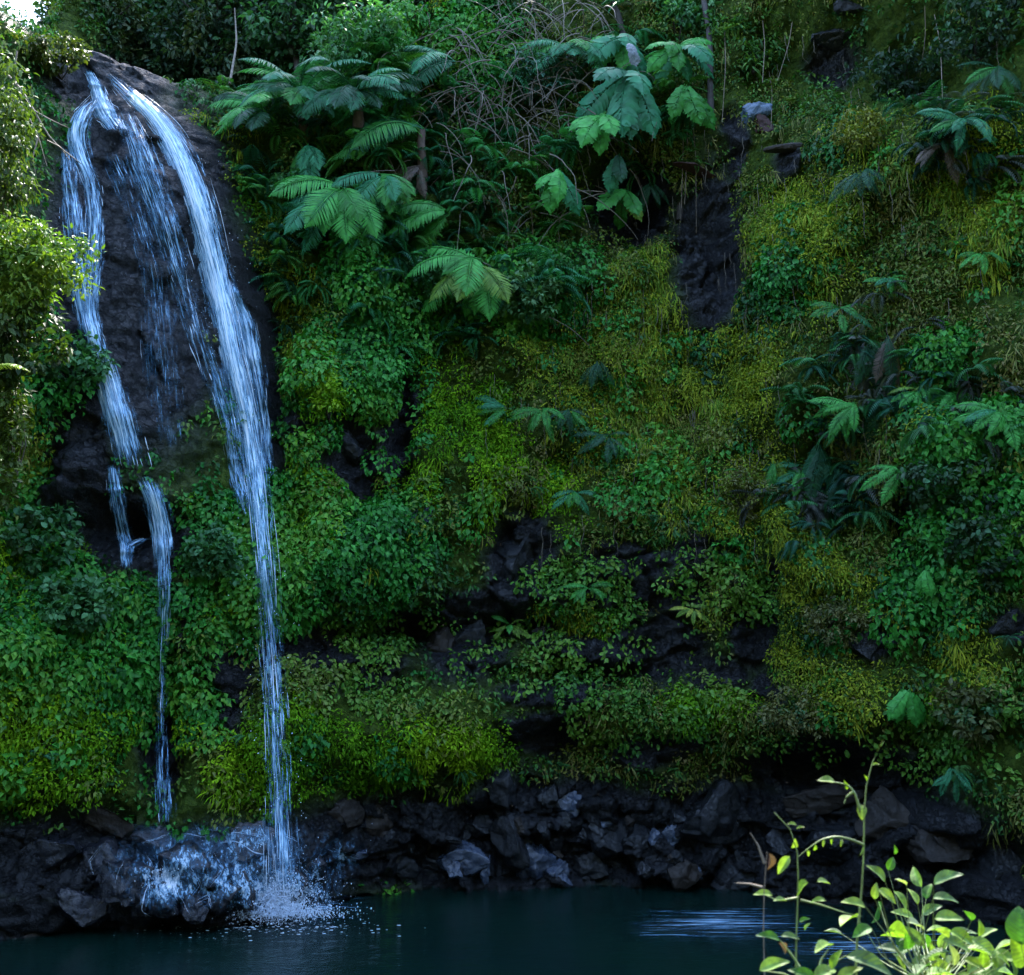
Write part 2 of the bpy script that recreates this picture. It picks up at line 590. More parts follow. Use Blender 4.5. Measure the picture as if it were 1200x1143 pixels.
# bare wet rock, seen in the photograph
BARE = [(172, 330, 118, 250), (140, 108, 84, 34, 10), (222, 210, 60, 90, -35), (290, 400, 36, 170, -8), (98, 555, 62, 90), (160, 630, 75, 50),
        (415, 535, 34, 72, -12), (470, 505, 24, 100), (347, 500, 20, 26), (612, 655, 44, 62), (548, 757, 66, 44), (735, 655, 62, 34),
        (778, 760, 52, 46), (880, 730, 34, 62), (892, 812, 20, 32), (1022, 752, 34, 26), (1188, 735, 26, 26), (640, 742, 28, 24), (832, 290, 44, 105, 4),
        (748, 232, 56, 56), (862, 175, 16, 40), (675, 690, 90, 26), (270, 800, 30, 60), (215, 735, 14, 60), (395, 745, 60, 34), (560, 705, 60, 20),
        (1060, 610, 14, 52), (1030, 440, 16, 20), (925, 195, 14, 22), (990, 40, 40, 26), (640, 860, 60, 34), (770, 870, 60, 30), (185, 890, 24, 60),
        (985, 905, 140, 46), (640, 985, 280, 82), (860, 1000, 220, 90), (1060, 1000, 120, 100), (1170, 1050, 60, 80), (430, 985, 130, 56), (250, 1030, 190, 66),
        (60, 1010, 130, 58, -8), (420, 770, 70, 40), (680, 790, 40, 16), (600, 700, 30, 60), (735, 745, 34, 26), (820, 650, 40, 40), (700, 770, 60, 24), (840, 790, 40, 24), (470, 735, 130, 26), (640, 810, 70, 16), (760, 700, 80, 22), (905, 700, 20, 60), (330, 760, 40, 30)]
B = np.zeros_like(X)
for b in BARE:
    B = np.maximum(B, blob(*b))
B = np.maximum(B, (PY > 1050) * 1.0)
# patches of plants: kind -> blobs
LIME = [(375, 460, 18, 42), (515, 520, 36, 95), (570, 515, 36, 65), (555, 590, 28, 50), (485, 880, 112, 36), (355, 870, 34, 50), (85, 810, 95, 70, -20), (50, 890, 70, 50, -20), (300, 885, 44, 55), (590, 745, 18, 16),
        (720, 735, 30, 18), (825, 815, 46, 28), (330, 255, 18, 30), (300, 225, 26, 26), (650, 590, 26, 44), (1085, 820, 20, 14)]
YELL = [(362, 395, 30, 62), (700, 420, 42, 66), (748, 325, 30, 44), (765, 385, 26, 40), (935, 285, 58, 85), (940, 320, 50, 50), (830, 440, 86, 90), (900, 610, 80, 55, 25), (945, 650, 44, 22, 20), (780, 550, 66, 46), (755, 676, 30, 15),
        (825, 716, 28, 18), (930, 745, 28, 62), (1000, 715, 60, 44), (1010, 175, 44, 46), (1170, 250, 40, 70), (690, 500, 46, 60), (265, 185, 32, 46), (320, 300, 20, 70), (20, 500, 30, 120), (1120, 210, 40, 34), (1165, 130, 40, 26), (720, 450, 30, 60), (640, 420, 40, 36), (1010, 810, 60, 30), (1140, 780, 40, 40), (690, 720, 40, 22)]
CREEP = [(440, 370, 70, 70), (425, 440, 60, 70), (350, 590, 48, 100), (430, 650, 62, 76), (330, 680, 50, 60), (60, 650, 70, 100), (120, 750, 120, 80), (250, 690, 48, 90), (255, 620, 50, 40), (215, 820, 50, 50), (1110, 500, 60, 46),
         (1140, 600, 64, 80), (1100, 700, 50, 50), (620, 350, 70, 44), (430, 70, 90, 70), (920, 340, 40, 40), (1100, 420, 40, 50), (60, 420, 60, 60), (560, 60, 60, 60), (450, 560, 20, 70)]
SC_ = {}
for nm, lst in (('lime', LIME), ('yell', YELL), ('creep', CREEP)):
    a = np.zeros_like(X)
    for b in lst:
        a = np.maximum(a, blob(*b, soft=.8, warp=1.6))
    SC_[nm] = a

# shape: plus = out towards the pool, minus = hollowed into the cliff
D = np.zeros_like(X)
for amp, b in [(1.0, (175, 380, 120, 330)), (.5, (215, 230, 55, 130, -25)), (-.9, (325, 420, 22, 230, -6)), (-.5, (30, 560, 40, 120)), (-.5, (415, 540, 30, 70)), (-.6, (470, 500, 14, 80)),
               (-1.5, (745, 232, 52, 56)), (-.6, (832, 290, 46, 110)), (-1.3, (480, 742, 150, 26)), (-.8, (640, 735, 60, 22)), (.45, (430, 655, 110, 44)), (.8, (485, 862, 130, 40)), (-.6, (660, 875, 70, 40)),
               (-.9, (990, 915, 150, 36)), (.5, (960, 820, 130, 50)), (.9, (70, 800, 130, 110)), (.6, (310, 870, 60, 80)), (.5, (250, 690, 60, 90)), (-.7, (185, 860, 30, 110)), (-.5, (205, 745, 14, 70)), (1.2, (255, 1035, 150, 55)),
               (-.6, (540, 325, 50, 30)), (-.6, (640, 400, 60, 22)), (-.5, (780, 760, 50, 40)), (-.4, (610, 655, 40, 50)), (-.8, (430, 200, 100, 22)), (-.5, (885, 770, 30, 80)), (-.6, (1060, 610, 18, 60)), (-.7, (970, 560, 50, 60)),
               (.5, (910, 640, 90, 50)), (.5, (940, 280, 70, 100)), (-1.6, (1060, 50, 170, 70)), (.6, (1120, 170, 90, 30)), (-.7, (1150, 470, 80, 22)), (.6, (1110, 520, 90, 40)), (.7, (590, 330, 70, 40)), (-.7, (1150, 860, 90, 24)),
               (1.8, (-70, 300, 130, 240)), (-.8, (150, 620, 60, 26)), (.5, (110, 560, 50, 40)), (-.7, (690, 790, 120, 12)), (.4, (1100, 960, 120, 40)), (-.5, (1130, 1010, 120, 16))]:
    D += amp * dome(*b)
YN = YB - D
# broken rock where it is bare, swelling cushions where things grow
h1, e1 = facets(X + .25 * fbm(X, Z, Z * 0, 3, 3), Z * 1.35 + .25 * fbm(X, Z, Z * 0 + 4, 3, 8), .95, 21, .55)
h2, e2 = facets(X + .1 * fbm(X * 2, Z * 2, Z * 0, 2, 31), Z * 1.2, .34, 27, .6)
h3, e3 = facets(X + .04 * fbm(X * 5, Z * 5, Z * 0, 2, 35), Z * .8, .15, 29, .8)
rockrel = .35 * h3 - .02 * (1 - sstep(0, .12, e3)) + .42 * h1 + .55 * h2 - .10 * (1 - sstep(0, .12, e1)) - .03 * (1 - sstep(0, .12, e2)) + .05 * fbm(X * 5, Z * 5, X * 0, 4, 40)
# the face under the falls is smoother and grooved downwards
fallz = np.maximum(blob(180, 320, 110, 240), blob(290, 420, 30, 180, -8))
groove = .10 * fbm(X * 2.6, X * 0, Z * .5, 4, 66) + .05 * fbm(X * 9, X * 0, Z * 1.4, 3, 67) + .22 * h1 + .16 * h2 + .06 * h3 + .10 * fbm(X * 1.1, X * 0 + 2, Z * 3.2, 4, 68)
low = np.maximum(blob(640, 985, 300, 90), blob(860, 1000, 230, 90))
rockrel = rockrel * (1 + .6 * low)
rockrel = rockrel * (1 - .7 * fallz) + groove * .7 * fallz
cush = .42 * fbm(X * .55, X * 0, Z * .75, 3, 50) + .26 * fbm(X * 1.15, X * 0 + 3, Z * .95, 3, 57) + .34 * fbm(X * 2.0 + .5 * fbm(X, X * 0, Z, 2, 59), X * 0 + 3, Z * .45, 3, 58) + .22 * np.abs(fbm(X * 1.9, X * 0, Z * 2.1, 3, 51)) + .06 * fbm(X * 5, X * 0, Z * 5, 2, 52)
YC = YN - B * rockrel - (1 - B) * (cush + .22 * rockrel)


def bil(A, x, z):
    fx = np.clip((x - GX[0]) / ST, 0, len(GX) - 1.001)
    fz = np.clip((z - GZ[0]) / ST, 0, len(GZ) - 1.001)
    i, j = fx.astype(int), fz.astype(int)
    u, v = fx - i, fz - j
    return A[i, j] * (1 - u) * (1 - v) + A[i + 1, j] * u * (1 - v) + A[i, j + 1] * (1 - u) * v + A[i + 1, j + 1] * u * v


_dyx = np.gradient(YC, ST, axis=0)
_dyz = np.gradient(YC, ST, axis=1)
NRM = unit(np.stack([_dyx, -np.ones_like(YC), _dyz], -1))      # towards the pool


def surf(px, py, out=0.0):
    """the point of the cliff seen at a place of the photograph, and its normal"""
    t = np.arange(9, 48, .04)
    P = CAM[None] + ray(px, py)[None] * t[:, None]
    hit = np.nonzero(P[:, 1] > bil(YC, P[:, 0], P[:, 2]))[0]
    p = P[hit[0]] if len(hit) else P[350]
    i = int(np.clip((p[0] - GX[0]) / ST, 0, len(GX) - 1))
    j = int(np.clip((p[2] - GZ[0]) / ST, 0, len(GZ) - 1))
    n = NRM[max(0, i - 5):i + 6, max(0, j - 5):j + 6].reshape(-1, 3).mean(0)
    n /= np.linalg.norm(n)
    return p + n * out, n


nx, nz = X.shape
idx = np.arange(nx * nz).reshape(nx, nz)
q = np.stack([idx[:-1, :-1], idx[1:, :-1], idx[1:, 1:], idx[:-1, 1:]], -1).reshape(-1, 4)
cl = link('cliff', mesh_np('cliff', np.stack([X, YC, Z], -1), quads=q, mats=M_CLIFF, cols=np.clip(1 - B, 0, 1).ravel() * .95, smooth=True))
tag(cl, kind='structure')

# pool, its bed and the near bank the photographer stands on
gx, gy = np.meshgrid(np.linspace(-16, 16, 321), np.linspace(6, 24, 181), indexing='ij')
ppx, ppy = project(gx, gy, gx * 0)
fallc = at(330, 1062, 17.4)
rip = .14 + 2.2 * np.exp(-(((ppx - 830) / 95) ** 2 + ((ppy - 1083) / 15) ** 2)) + 2.2 * np.exp(-(((ppx - 1010) / 80) ** 2 + ((ppy - 1112) / 20) ** 2)) + .5 * np.exp(-((gx - fallc[0]) ** 2 + (gy - fallc[1]) ** 2) / 3)
gi = np.arange(gx.size).reshape(gx.shape)
pq = np.stack([gi[:-1, :-1], gi[1:, :-1], gi[1:, 1:], gi[:-1, 1:]], -1).reshape(-1, 4)
wav = .010 * fbm(gx * 1.3, gy * 2, gx * 0, 3, 77)
pool = link('water', mesh_np('water', np.stack([gx, gy, wav], -1), quads=pq, mats=M_POOL, cols=rip.ravel(), smooth=True))
tag(pool, kind='structure')
bx, by = np.meshgrid(np.linspace(-60, 60, 161), np.linspace(-60, 60, 161), indexing='ij')
bz = np.where(by < 12.5, np.interp(by, [-60, -8, 2, 4.5, 8, 12.5], [9, 3.2, 2.45, 2.1, .55, -.7]), np.interp(by, [12.5, 16, 60], [-.7, -1.15, -1.15]))
sky_block_hill = np.interp(by, [-60, -40, -14, -7], [30, 20, 4, 0]) + np.interp(np.abs(bx), [15, 22, 34, 60], [0, 3, 11, 18]) * (by < 14)  # unseen slopes behind and beside the camera, added to block low skylight
bz = bz + sky_block_hill * (1 + .15 * fbm(bx * .12, by * .12, bx * 0, 3, 95))
bz = bz + .10 * fbm(bx * .8, by * .8, bx * 0, 3, 90) * (np.abs(by - 3) < 8)
bi = np.arange(bx.size).reshape(bx.shape)
bq = np.stack([bi[:-1, :-1], bi[1:, :-1], bi[1:, 1:], bi[:-1, 1:]], -1).reshape(-1, 4)
bank = link('ground', mesh_np('ground', np.stack([bx, by, bz], -1), quads=bq, mats=M_BANK, cols=(.5 + .5 * fbm(bx, by, bx * 0, 2, 93)).ravel(), smooth=True))
tag(bank, kind='structure')

# ------------------------------------------------------------------ the living cover of the cliff (stuff)
area = np.sqrt(1 + _dyx ** 2 + _dyz ** 2)
inview = (PX > -130) & (PX < 1330) & (PY > -120) & (PY < 1120)


def pick(weight, n):
    w = (weight * area * inview).ravel()
    c = np.cumsum(w)
    k = np.searchsorted(c, RNG.random(n) * c[-1])
    i, j = np.unravel_index(np.minimum(k, w.size - 1), X.shape)
    x = GX[i] + (RNG.random(n) - .5) * ST
    z = GZ[j] + (RNG.random(n) - .5) * ST
    return np.stack([x, bil(YC, x, z), z], 1), NRM[i, j], (i, j)


def clumps(weight, ncl, rad, per, flat, Lr, wr, pal, kind='rhomb', hang=.5, up=.35, jit=.5, patchy=.35, bright=None, out=.0):
    """clumps of leaves sitting on the cliff: domes with darker gaps between"""
    cp, cn, (ci, cj) = pick(weight, ncl)
    r = rad[0] + (rad[1] - rad[0]) * RNG.random(ncl) ** 1.6
    cnt = np.maximum(3, (per * (r / rad[1]) ** 2)).astype(int)
    own = np.repeat(np.arange(ncl), cnt)
    n = len(own)
    v = unit(RNG.normal(size=(n, 3)))
    cnn = unit(cn + np.array([0, -.35, .25]))[own]
    dot = (v * cnn).sum(1, keepdims=True)
    v = np.where(dot < 0, v - 2 * dot * cnn, v)
    dot = np.abs(dot)
    tang = v - dot * cnn
    rr = r[own][:, None] * (.75 + .3 * RNG.random((n, 1)))
    pos = cp[own] + tang * rr + cnn * dot * rr * flat + cnn * out
    nor = unit(v * .7 + cnn * .5 + np.array([0, 0, up]) + jit * RNG.normal(size=(n, 3)))
    dirv = unit(tang * .9 + np.array([0, -.15, -hang]) + jit * RNG.normal(size=(n, 3)))
    L = Lr[0] + (Lr[1] - Lr[0]) * RNG.random(n)
    pal = np.asarray(pal, float)
    f = np.clip(fbm(cp[:, 0] * .8, cp[:, 1] * .3, cp[:, 2] * .8, 3, 61) * 1.3 * .5 + .5 + patchy * (RNG.random(ncl) - .5), 0, .999)
    f = np.clip(f[own] + .10 * RNG.normal(size=n), 0, .999) * (len(pal) - 1)
    k = f.astype(int)
    c = pal[k] * (1 - (f - k))[:, None] + pal[np.minimum(k + 1, len(pal) - 1)] * (f - k)[:, None]
    c = c * (.8 + .4 * RNG.random((n, 1)))
    V, T, C = leaves(pos, dirv, nor, L, L * wr, c, kind=kind)
    return V, T, C


def merge(*parts):
    V, T, C, off = [], [], [], 0
    for v, t, c in parts:
        V.append(v)
        T.append(t + off)
        C.append(c)
        off += len(v)
    return np.concatenate(V), np.concatenate(T), np.concatenate(C)


grow = np.clip(1 - B * 1.15, 0, 1)
fringe = np.clip(1 - np.abs(B - .5) * 2, 0, 1)
tex = np.clip(.55 + 1.1 * fbm(X * .7, X * 0, Z * .7, 3, 71), .05, 1)
lime, yell, creep = SC_['lime'] * grow, SC_['yell'] * grow, SC_['creep'] * grow
rest = np.clip(grow - np.maximum(lime, np.maximum(yell, creep)) * .85, 0, 1)
P_LIME = [(.022, .095, .005), (.085, .220, .005), (.180, .310, .008)]
P_YELL = [(.022, .055, .008), (.120, .180, .012), (.250, .275, .020), (.075, .180, .014), (.165, .165, .030), (.050, .105, .012)]
P_CREEP = [(.005, .040, .007), (.010, .105, .013), (.028, .175, .018), (.080, .200, .012)]
P_DARK = [(.006, .030, .007), (.016, .085, .012), (.055, .135, .014), (.125, .155, .022)]
P_OLIVE = [(.075, .100, .018), (.145, .150, .028), (.180, .150, .055)]
painted_shade = np.maximum.reduce([blob(1080, 60, 190, 80, soft=1), blob(1180, 120, 60, 90, soft=1), blob(1130, 660, 90, 160, soft=1), blob(620, 300, 130, 110, soft=1), blob(1120, 880, 120, 60, soft=1), blob(300, 60, 300, 100, soft=1)])  # darker leaf mix in these zones puts shade into the colour
colm = fbm(X * 2.1, X * 0 + 9, Z * .55, 3, 181)
colm2 = fbm(X * 1.6, X * 0 + 5, Z * .7, 3, 183)
mixA, mixB = np.clip(.5 + 2.6 * colm, 0, 1), np.clip(.5 + 2.6 * colm2, 0, 1)
yell, lime, creep = yell * (.66 + .34 * mixA), lime * (.35 + .65 * mixB), creep * (.40 + .60 * np.clip(mixA + .25, 0, 1))
yell = np.maximum(yell, .30 * grow * (1 - mixA) * SC_['creep'] * sstep(300, 600, PX))
creep = np.maximum(creep, .10 * grow * (1 - mixA) * np.maximum(SC_['yell'], .7 * SC_['lime']))
lime = np.maximum(lime, .40 * grow * SC_['creep'] * (1 - mixB) * (PX < 560))
rest = np.maximum(rest, .28 * grow * np.clip(1 - mixA * 1.6, 0, 1))
rightside = sstep(540, 760, PX) * (1 - painted_shade)
yell = yell * np.clip(.8 + 1.6 * fbm(X * 1.1, X * 0, Z * .8, 3, 171), .12, 1)
lime = lime * np.clip(.7 + 1.2 * fbm(X * 1.1, X * 0, Z * 1.1, 3, 172), .1, 1)
gloom = blob(1070, 50, 190, 85, soft=1)  # lighter plants thinned here so the hollow looks deeper in shade
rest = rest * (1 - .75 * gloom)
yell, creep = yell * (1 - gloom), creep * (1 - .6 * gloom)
V, T, C = merge(clumps(lime, 2300, (.07, .32), 90, .75, (.05, .10), .5, P_LIME, up=.5),
                clumps(yell, 5400, (.07, .30), 70, .7, (.04, .085), .5, P_YELL, up=.4),
                clumps(yell * tex, 2600, (.06, .2), 30, .7, (.12, .30), .09, P_YELL, kind='blade', hang=1.6, jit=.3),
                clumps(lime * tex, 700, (.06, .2), 30, .7, (.10, .24), .10, P_LIME, kind='blade', hang=1.4, jit=.3))
o = link('moss', mesh_np('moss', V, tris=T, mats=M_MOSS, cols=C))
tag(o, 'yellow green moss and short ferns in cushions over the cliff face', 'moss', kind='stuff')
V, T, C = merge(clumps(creep, 3800, (.12, .40), 95, .55, (.07, .14), .75, P_CREEP, hang=.8, jit=.35),
                clumps(creep * tex, 420, (.25, .55), 190, .75, (.08, .15), .75, P_CREEP[1:], hang=.7, jit=.4, out=.08),
                clumps(fringe * (PX < 520), 500, (.08, .25), 40, .5, (.06, .12), .75, P_CREEP, hang=.9, jit=.35))
o = link('creeper', mesh_np('creeper', V, tris=T, mats=M_COVER, cols=C))
tag(o, 'dense blue green creeper leaves hanging over the rock like scales', 'creeper', kind='stuff')
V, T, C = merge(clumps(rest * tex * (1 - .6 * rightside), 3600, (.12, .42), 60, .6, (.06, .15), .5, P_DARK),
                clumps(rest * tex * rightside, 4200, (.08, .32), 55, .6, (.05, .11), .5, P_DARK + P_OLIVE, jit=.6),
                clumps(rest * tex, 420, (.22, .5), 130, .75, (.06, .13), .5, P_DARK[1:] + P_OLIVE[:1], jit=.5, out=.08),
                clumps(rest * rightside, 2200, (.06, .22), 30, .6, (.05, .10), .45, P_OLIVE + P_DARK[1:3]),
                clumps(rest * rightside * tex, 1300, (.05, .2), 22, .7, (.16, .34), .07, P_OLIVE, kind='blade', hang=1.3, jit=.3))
o = link('undergrowth', mesh_np('undergrowth', V, tris=T, mats=M_COVER, cols=C))
tag(o, 'dark and olive mixed undergrowth clinging between the moss patches', 'undergrowth', kind='stuff')
# leafy herbs over the broken rock in the lower middle
herb = np.maximum.reduce([blob(650, 770, 130, 46), blob(480, 735, 90, 30), blob(760, 820, 110, 46), blob(1120, 830, 90, 60), blob(450, 800, 120, 34), blob(700, 690, 80, 40), blob(1010, 830, 90, 40), blob(1000, 868, 120, 20), blob(1140, 930, 60, 44), blob(820, 690, 90, 50)]) * (.10 + .9 * np.clip(tex * 1.6 - .5, 0, 1)) * (PY < 905)
V, T, C = merge(clumps(herb, 1050, (.08, .26), 34, .7, (.06, .13), .6, [(.018, .085, .012), (.050, .155, .016), (.100, .200, .022), (.120, .160, .036)], kind='oval', hang=.6, jit=.5, out=.05),
                clumps(np.clip(fringe, 0, 1) * (PY < 930), 900, (.05, .16), 18, .7, (.06, .13), .5, P_DARK + [(.10, .13, .03)], kind='oval', hang=.7))
o = link('herb_layer', mesh_np('herb_layer', V, tris=T, mats=M_COVER, cols=C))
tag(o, 'broad leaved herbs sprouting from cracks in the dark rock', 'herbs', kind='stuff')

# ------------------------------------------------------------------ boulders and rock blocks
import bmesh


def ico(sub):
    bm = bmesh.new()
    bmesh.ops.create_icosphere(bm, subdivisions=sub, radius=1)
    bm.verts.ensure_lookup_table()
    V = np.array([v.co[:] for v in bm.verts])
    T = np.array([[v.index for v in f.verts] for f in bm.faces])
    bm.free()
    return V, T


ICO4, ICO1 = ico(5), ico(1)


def stone(name, label, px, py, rx, ry, mat, seed, rot=0, deep=.8, out=.1, cuts=13, group=None, loc=None, moss=0, parent=None):
    """angular basalt block: a ball cut by random planes, then chipped"""
    rg = np.random.default_rng(seed)
    V, T = ICO4[0].copy(), ICO4[1]
    pl = unit(rg.normal(size=(cuts, 3)))
    off = .38 + .42 * rg.random(cuts)
    for k in range(cuts):
        s = V @ pl[k] - off[k]
        V = V - np.maximum(s, 0)[:, None] * pl[k] * .96
    V = V / np.abs(V).max(0)
    p, n = surf(px, py)
    if loc is not None:
        p = np.asarray(loc, float)
    dep = (p - CAM) @ FWD
    sx, sz = rx * dep / F_PX, ry * dep / F_PX
    S = np.array([sx, deep * .5 * (sx + sz), sz])
    V = V * S
    hf, _e = facets(V[:, 0] + .3 * V[:, 1], V[:, 2] - .3 * V[:, 1], .42 * min(sx, sz) + .02, seed, .9)
    V = V + unit(V) * (.30 * hf)[:, None]
    V = V + unit(V) * (.10 * min(sx, sz) * fbm(V[:, 0] / sx * 2 + seed, V[:, 1] / sx * 2, V[:, 2] / sz * 2, 4, seed))[:, None]
    c, s = math.cos(R(rot)), math.sin(R(rot))
    V = V @ np.array([[c, 0, -s], [0, 1, 0], [s, 0, c]])
    me = mesh_np(name, V, tris=T, mats=mat)
    o = link(name, me, loc=Vector(p + np.array([0, -out * S[1], 0])))
    tag(o, label, 'rock', group)
    return o


G1 = 'boulders along the foot of the cliff'
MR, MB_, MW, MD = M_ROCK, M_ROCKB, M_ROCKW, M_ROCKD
STONES = [
    ('small black boulder at the waterline below the lime green moss ledge', 468, 1016, 24, 18, MR, 0),
    ('low wet boulder with painted bluish sheen at the waterline right of the splash', 540, 1004, 32, 22, MW, -10),
    ('round blue grey boulder above the low waterline boulder, wedged under the mossy ledge', 560, 972, 26, 18, MR, 15),
    ('narrow stone with painted blue sheen standing upright in the pool edge', 570, 1022, 8, 20, MW, 8),
    ('tall grey slab leaning left at the waterline in the middle of the cliff foot', 600, 976, 26, 44, MR, -22),
    ('slab painted pale blue as if lit, lying against the tall leaning slab', 622, 1008, 28, 24, MW, 35),
    ('rounded grey boulder perched on top of the leaning slab', 592, 925, 26, 22, MR, 0),
    ('wet stone with the brightest painted blue sheen, set high in the dark rock pile', 668, 945, 18, 16, MW, 10),
    ('blocky boulder beside the stone with the brightest painted blue sheen, over the pile', 640, 938, 20, 20, MR, 30),
    ('small wedge of wet rock with painted pale sheen at the waterline right of the leaning slab', 652, 1022, 16, 16, MW, 20),
    ('dark squat boulder at the waterline under the rock pile', 690, 1018, 30, 20, MR, -5),
    ('tilted grey boulder in the centre of the rock pile', 705, 975, 30, 26, MR, 20),
    ('flat topped blue grey block in the rock pile, lit along its upper edge', 748, 985, 24, 22, MR, 5),
    ('pale edged grey block next to the flat topped block', 785, 983, 20, 18, MW, -8),
    ('upright dark block above the flat topped block', 770, 948, 24, 28, MR, 0),
    ('brownish boulder at the waterline with white marks', 800, 1030, 26, 20, MB_, 0),
    ('big dark boulder with a sloping face, right of the rock pile', 836, 962, 44, 46, MR, -14),
    ('flat dark stone half sunk at the waterline under the big sloping boulder', 868, 1030, 34, 20, MR, 5),
    ('long brown ledge slab jutting out under the hollow overhang', 958, 936, 52, 20, MB_, -4),
    ('blue tinted boulder below the long brown ledge slab', 912, 985, 26, 22, MR, 18),
    ('wide dark boulder behind the foreground twig tips', 985, 985, 44, 26, MR, 0),
    ('brown boulder behind the tall climbing shoot', 1050, 965, 46, 34, MB_, 20),
    ('rough brown block low on the right wall', 1110, 990, 44, 34, MB_, -14),
    ('dark block at the right edge above the leafy bush', 1172, 1010, 34, 30, MR, 10),
    ('slab leaning out of the water right of the splash, painted blue as if lit along its edge', 408, 1004, 30, 10, MW, -22),
    ('brown block under the hanging moss between splash and ledge', 400, 955, 26, 22, MB_, 0),
    ('brown broken block beneath the lime green moss ledge', 440, 962, 30, 26, MB_, 12),
    ('grey broken block under the middle of the lime green moss ledge', 500, 952, 26, 22, MR, -12),
    ('tall grey block with mossy edges below the dark cleft', 556, 752, 24, 40, MR, -10),
    ('brown grey block left of the tall mossy edged block', 517, 756, 22, 36, MB_, 8),
    ('round black boulder lodged above the herbs in mid wall', 640, 743, 26, 18, MD, 0),
    ('angular grey rock showing through moss, left of the long dark streak', 612, 650, 30, 44, MR, 6),
    ('bluish dark rock showing between yellow cushions in mid wall', 745, 640, 26, 24, MR, 0),
    ('dark oval rock bulging from the yellow moss low on the right wall', 1022, 754, 34, 24, MR, 0),
    ('dark rock at the right edge of the picture under trailing leaves', 1186, 734, 26, 20, MR, 0),
    ('grey flat rock under the dark trees at the top right', 985, 42, 34, 14, MD, -8),
    ('dark blue rock at the very top edge beside the hollow', 1000, 10, 24, 12, MR, 12),
    ('wet grey ledge stone with painted gleam at the foot of the dark streak', 484, 606, 24, 13, MW, -8),
    ('angular dark rock between waterfall and lime green moss strip', 348, 496, 20, 26, MR, 10),
    ('blue grey rock in the dark cleft right of the falls', 404, 525, 24, 18, MR, 30),
    ('dark boulder at the bottom left corner by the water', 30, 1108, 46, 24, MB_, 0),
    ('low black boulder on the left shore behind the corner boulder', 92, 1062, 44, 22, MD, 6),
    ('dark shelf of rock above the left shore under the moss', 60, 1000, 60, 24, MD, -8),
    ('brown boulder at the left edge just under the lime moss', 120, 962, 40, 22, MB_, 10),
]
for k, (lab, px, py, rx, ry, mt, rot) in enumerate(STONES):
    low = py > 890
    nm = 'boulder' if low else 'rock'
    stone(nm, lab, px, py, rx, ry, mt, 100 + k, rot, out=-.05 if mt is not MW else .12, group=G1 if low else 'rocks showing in the planted wall')
# rubble wedged between the boulders, each a stone
rub = [(440 + 9.5 * k + 8 * math.sin(k * 2.3), 1030 - 26 * abs(math.sin(k * 1.7)) - (k % 3) * 22) for k in range(46)]
for k, (px, py) in enumerate(rub):
    o = stone('rubble_stone', 'small angular dark stone wedged in the rubble along the far waterline', px, py, 8 + 6 * ((k * 37) % 7) / 7, 7 + 6 * ((k * 53) % 5) / 5, (MR, MR, MB_, MR, MW)[k % 5], 300 + k, (k * 47) % 90, out=.15, group='rubble stones between the boulders')
# the mound of stones the water breaks on
MOUND = [(150, 1030, 34, 30, 'left lower stone of the splash mound, thinly wetted'), (118, 1005, 34, 22, 'outermost left stone of the splash mound, almost dry'), (195, 1058, 24, 24, 'front stone of the splash mound with white veins over it'),
         (175, 990, 34, 24, 'upper left stone of the splash mound'), (225, 1010, 34, 34, 'large middle stone of the splash mound'), (285, 992, 40, 28, 'top stone of the splash mound under arched white veins'),
         (262, 1046, 20, 24, 'dark round stone in the middle front of the mound'), (288, 1045, 17, 24, 'black stone beside the white splash'), (232, 1062, 20, 17, 'small front stone left of the black one in the mound'),
         (330, 1030, 32, 28, 'stone right under the main jet of the falls'), (362, 1022, 26, 20, 'right end stone of the splash mound'), (310, 1010, 24, 20, 'stone behind the white splash below the main jet')]
for k, (px, py, rx, ry, lab) in enumerate(MOUND):
    stone('mound_boulder', lab, px, py, rx, ry, MD, 500 + k, (k * 31) % 50 - 25, out=.35, cuts=12, group='stones of the splash mound')
# the wet stone with a rusty underside on the ledge at the top of the bare streak
ws = stone('ledge_stone', 'wet stone with painted blue sky sheen and rust red underside on the mossy ledge', 886, 136, 19, 12, M_LEDGE, 621, -10, out=.7)
wp = np.array(ws.location)
sub = stone('rusty_underside', None, 893, 150, 16, 12, M_RUST, 622, 20, out=.3)
sub.parent = ws
sub.location = sub.location - ws.location
for k_ in ('label', 'category'):
    if k_ in sub:
        del sub[k_]
stone('earth_rim', 'rust brown earth rim over the black hollow under the big leaves', 820, 203, 34, 5, M_RUST, 623, 15, out=.15)
stone('earth_rim', 'pale brown ledge rim on the moss right of the bare streak', 922, 177, 30, 5, M_BARK, 624, -3, out=.2)

# ------------------------------------------------------------------ the waterfall
wf_base = surf(300, 1050)[0]
wf_base[2] = 0
fall = thing('waterfall', Vector(wf_base), 'blue white waterfall splitting over dark wet rock into the pool', 'waterfall')


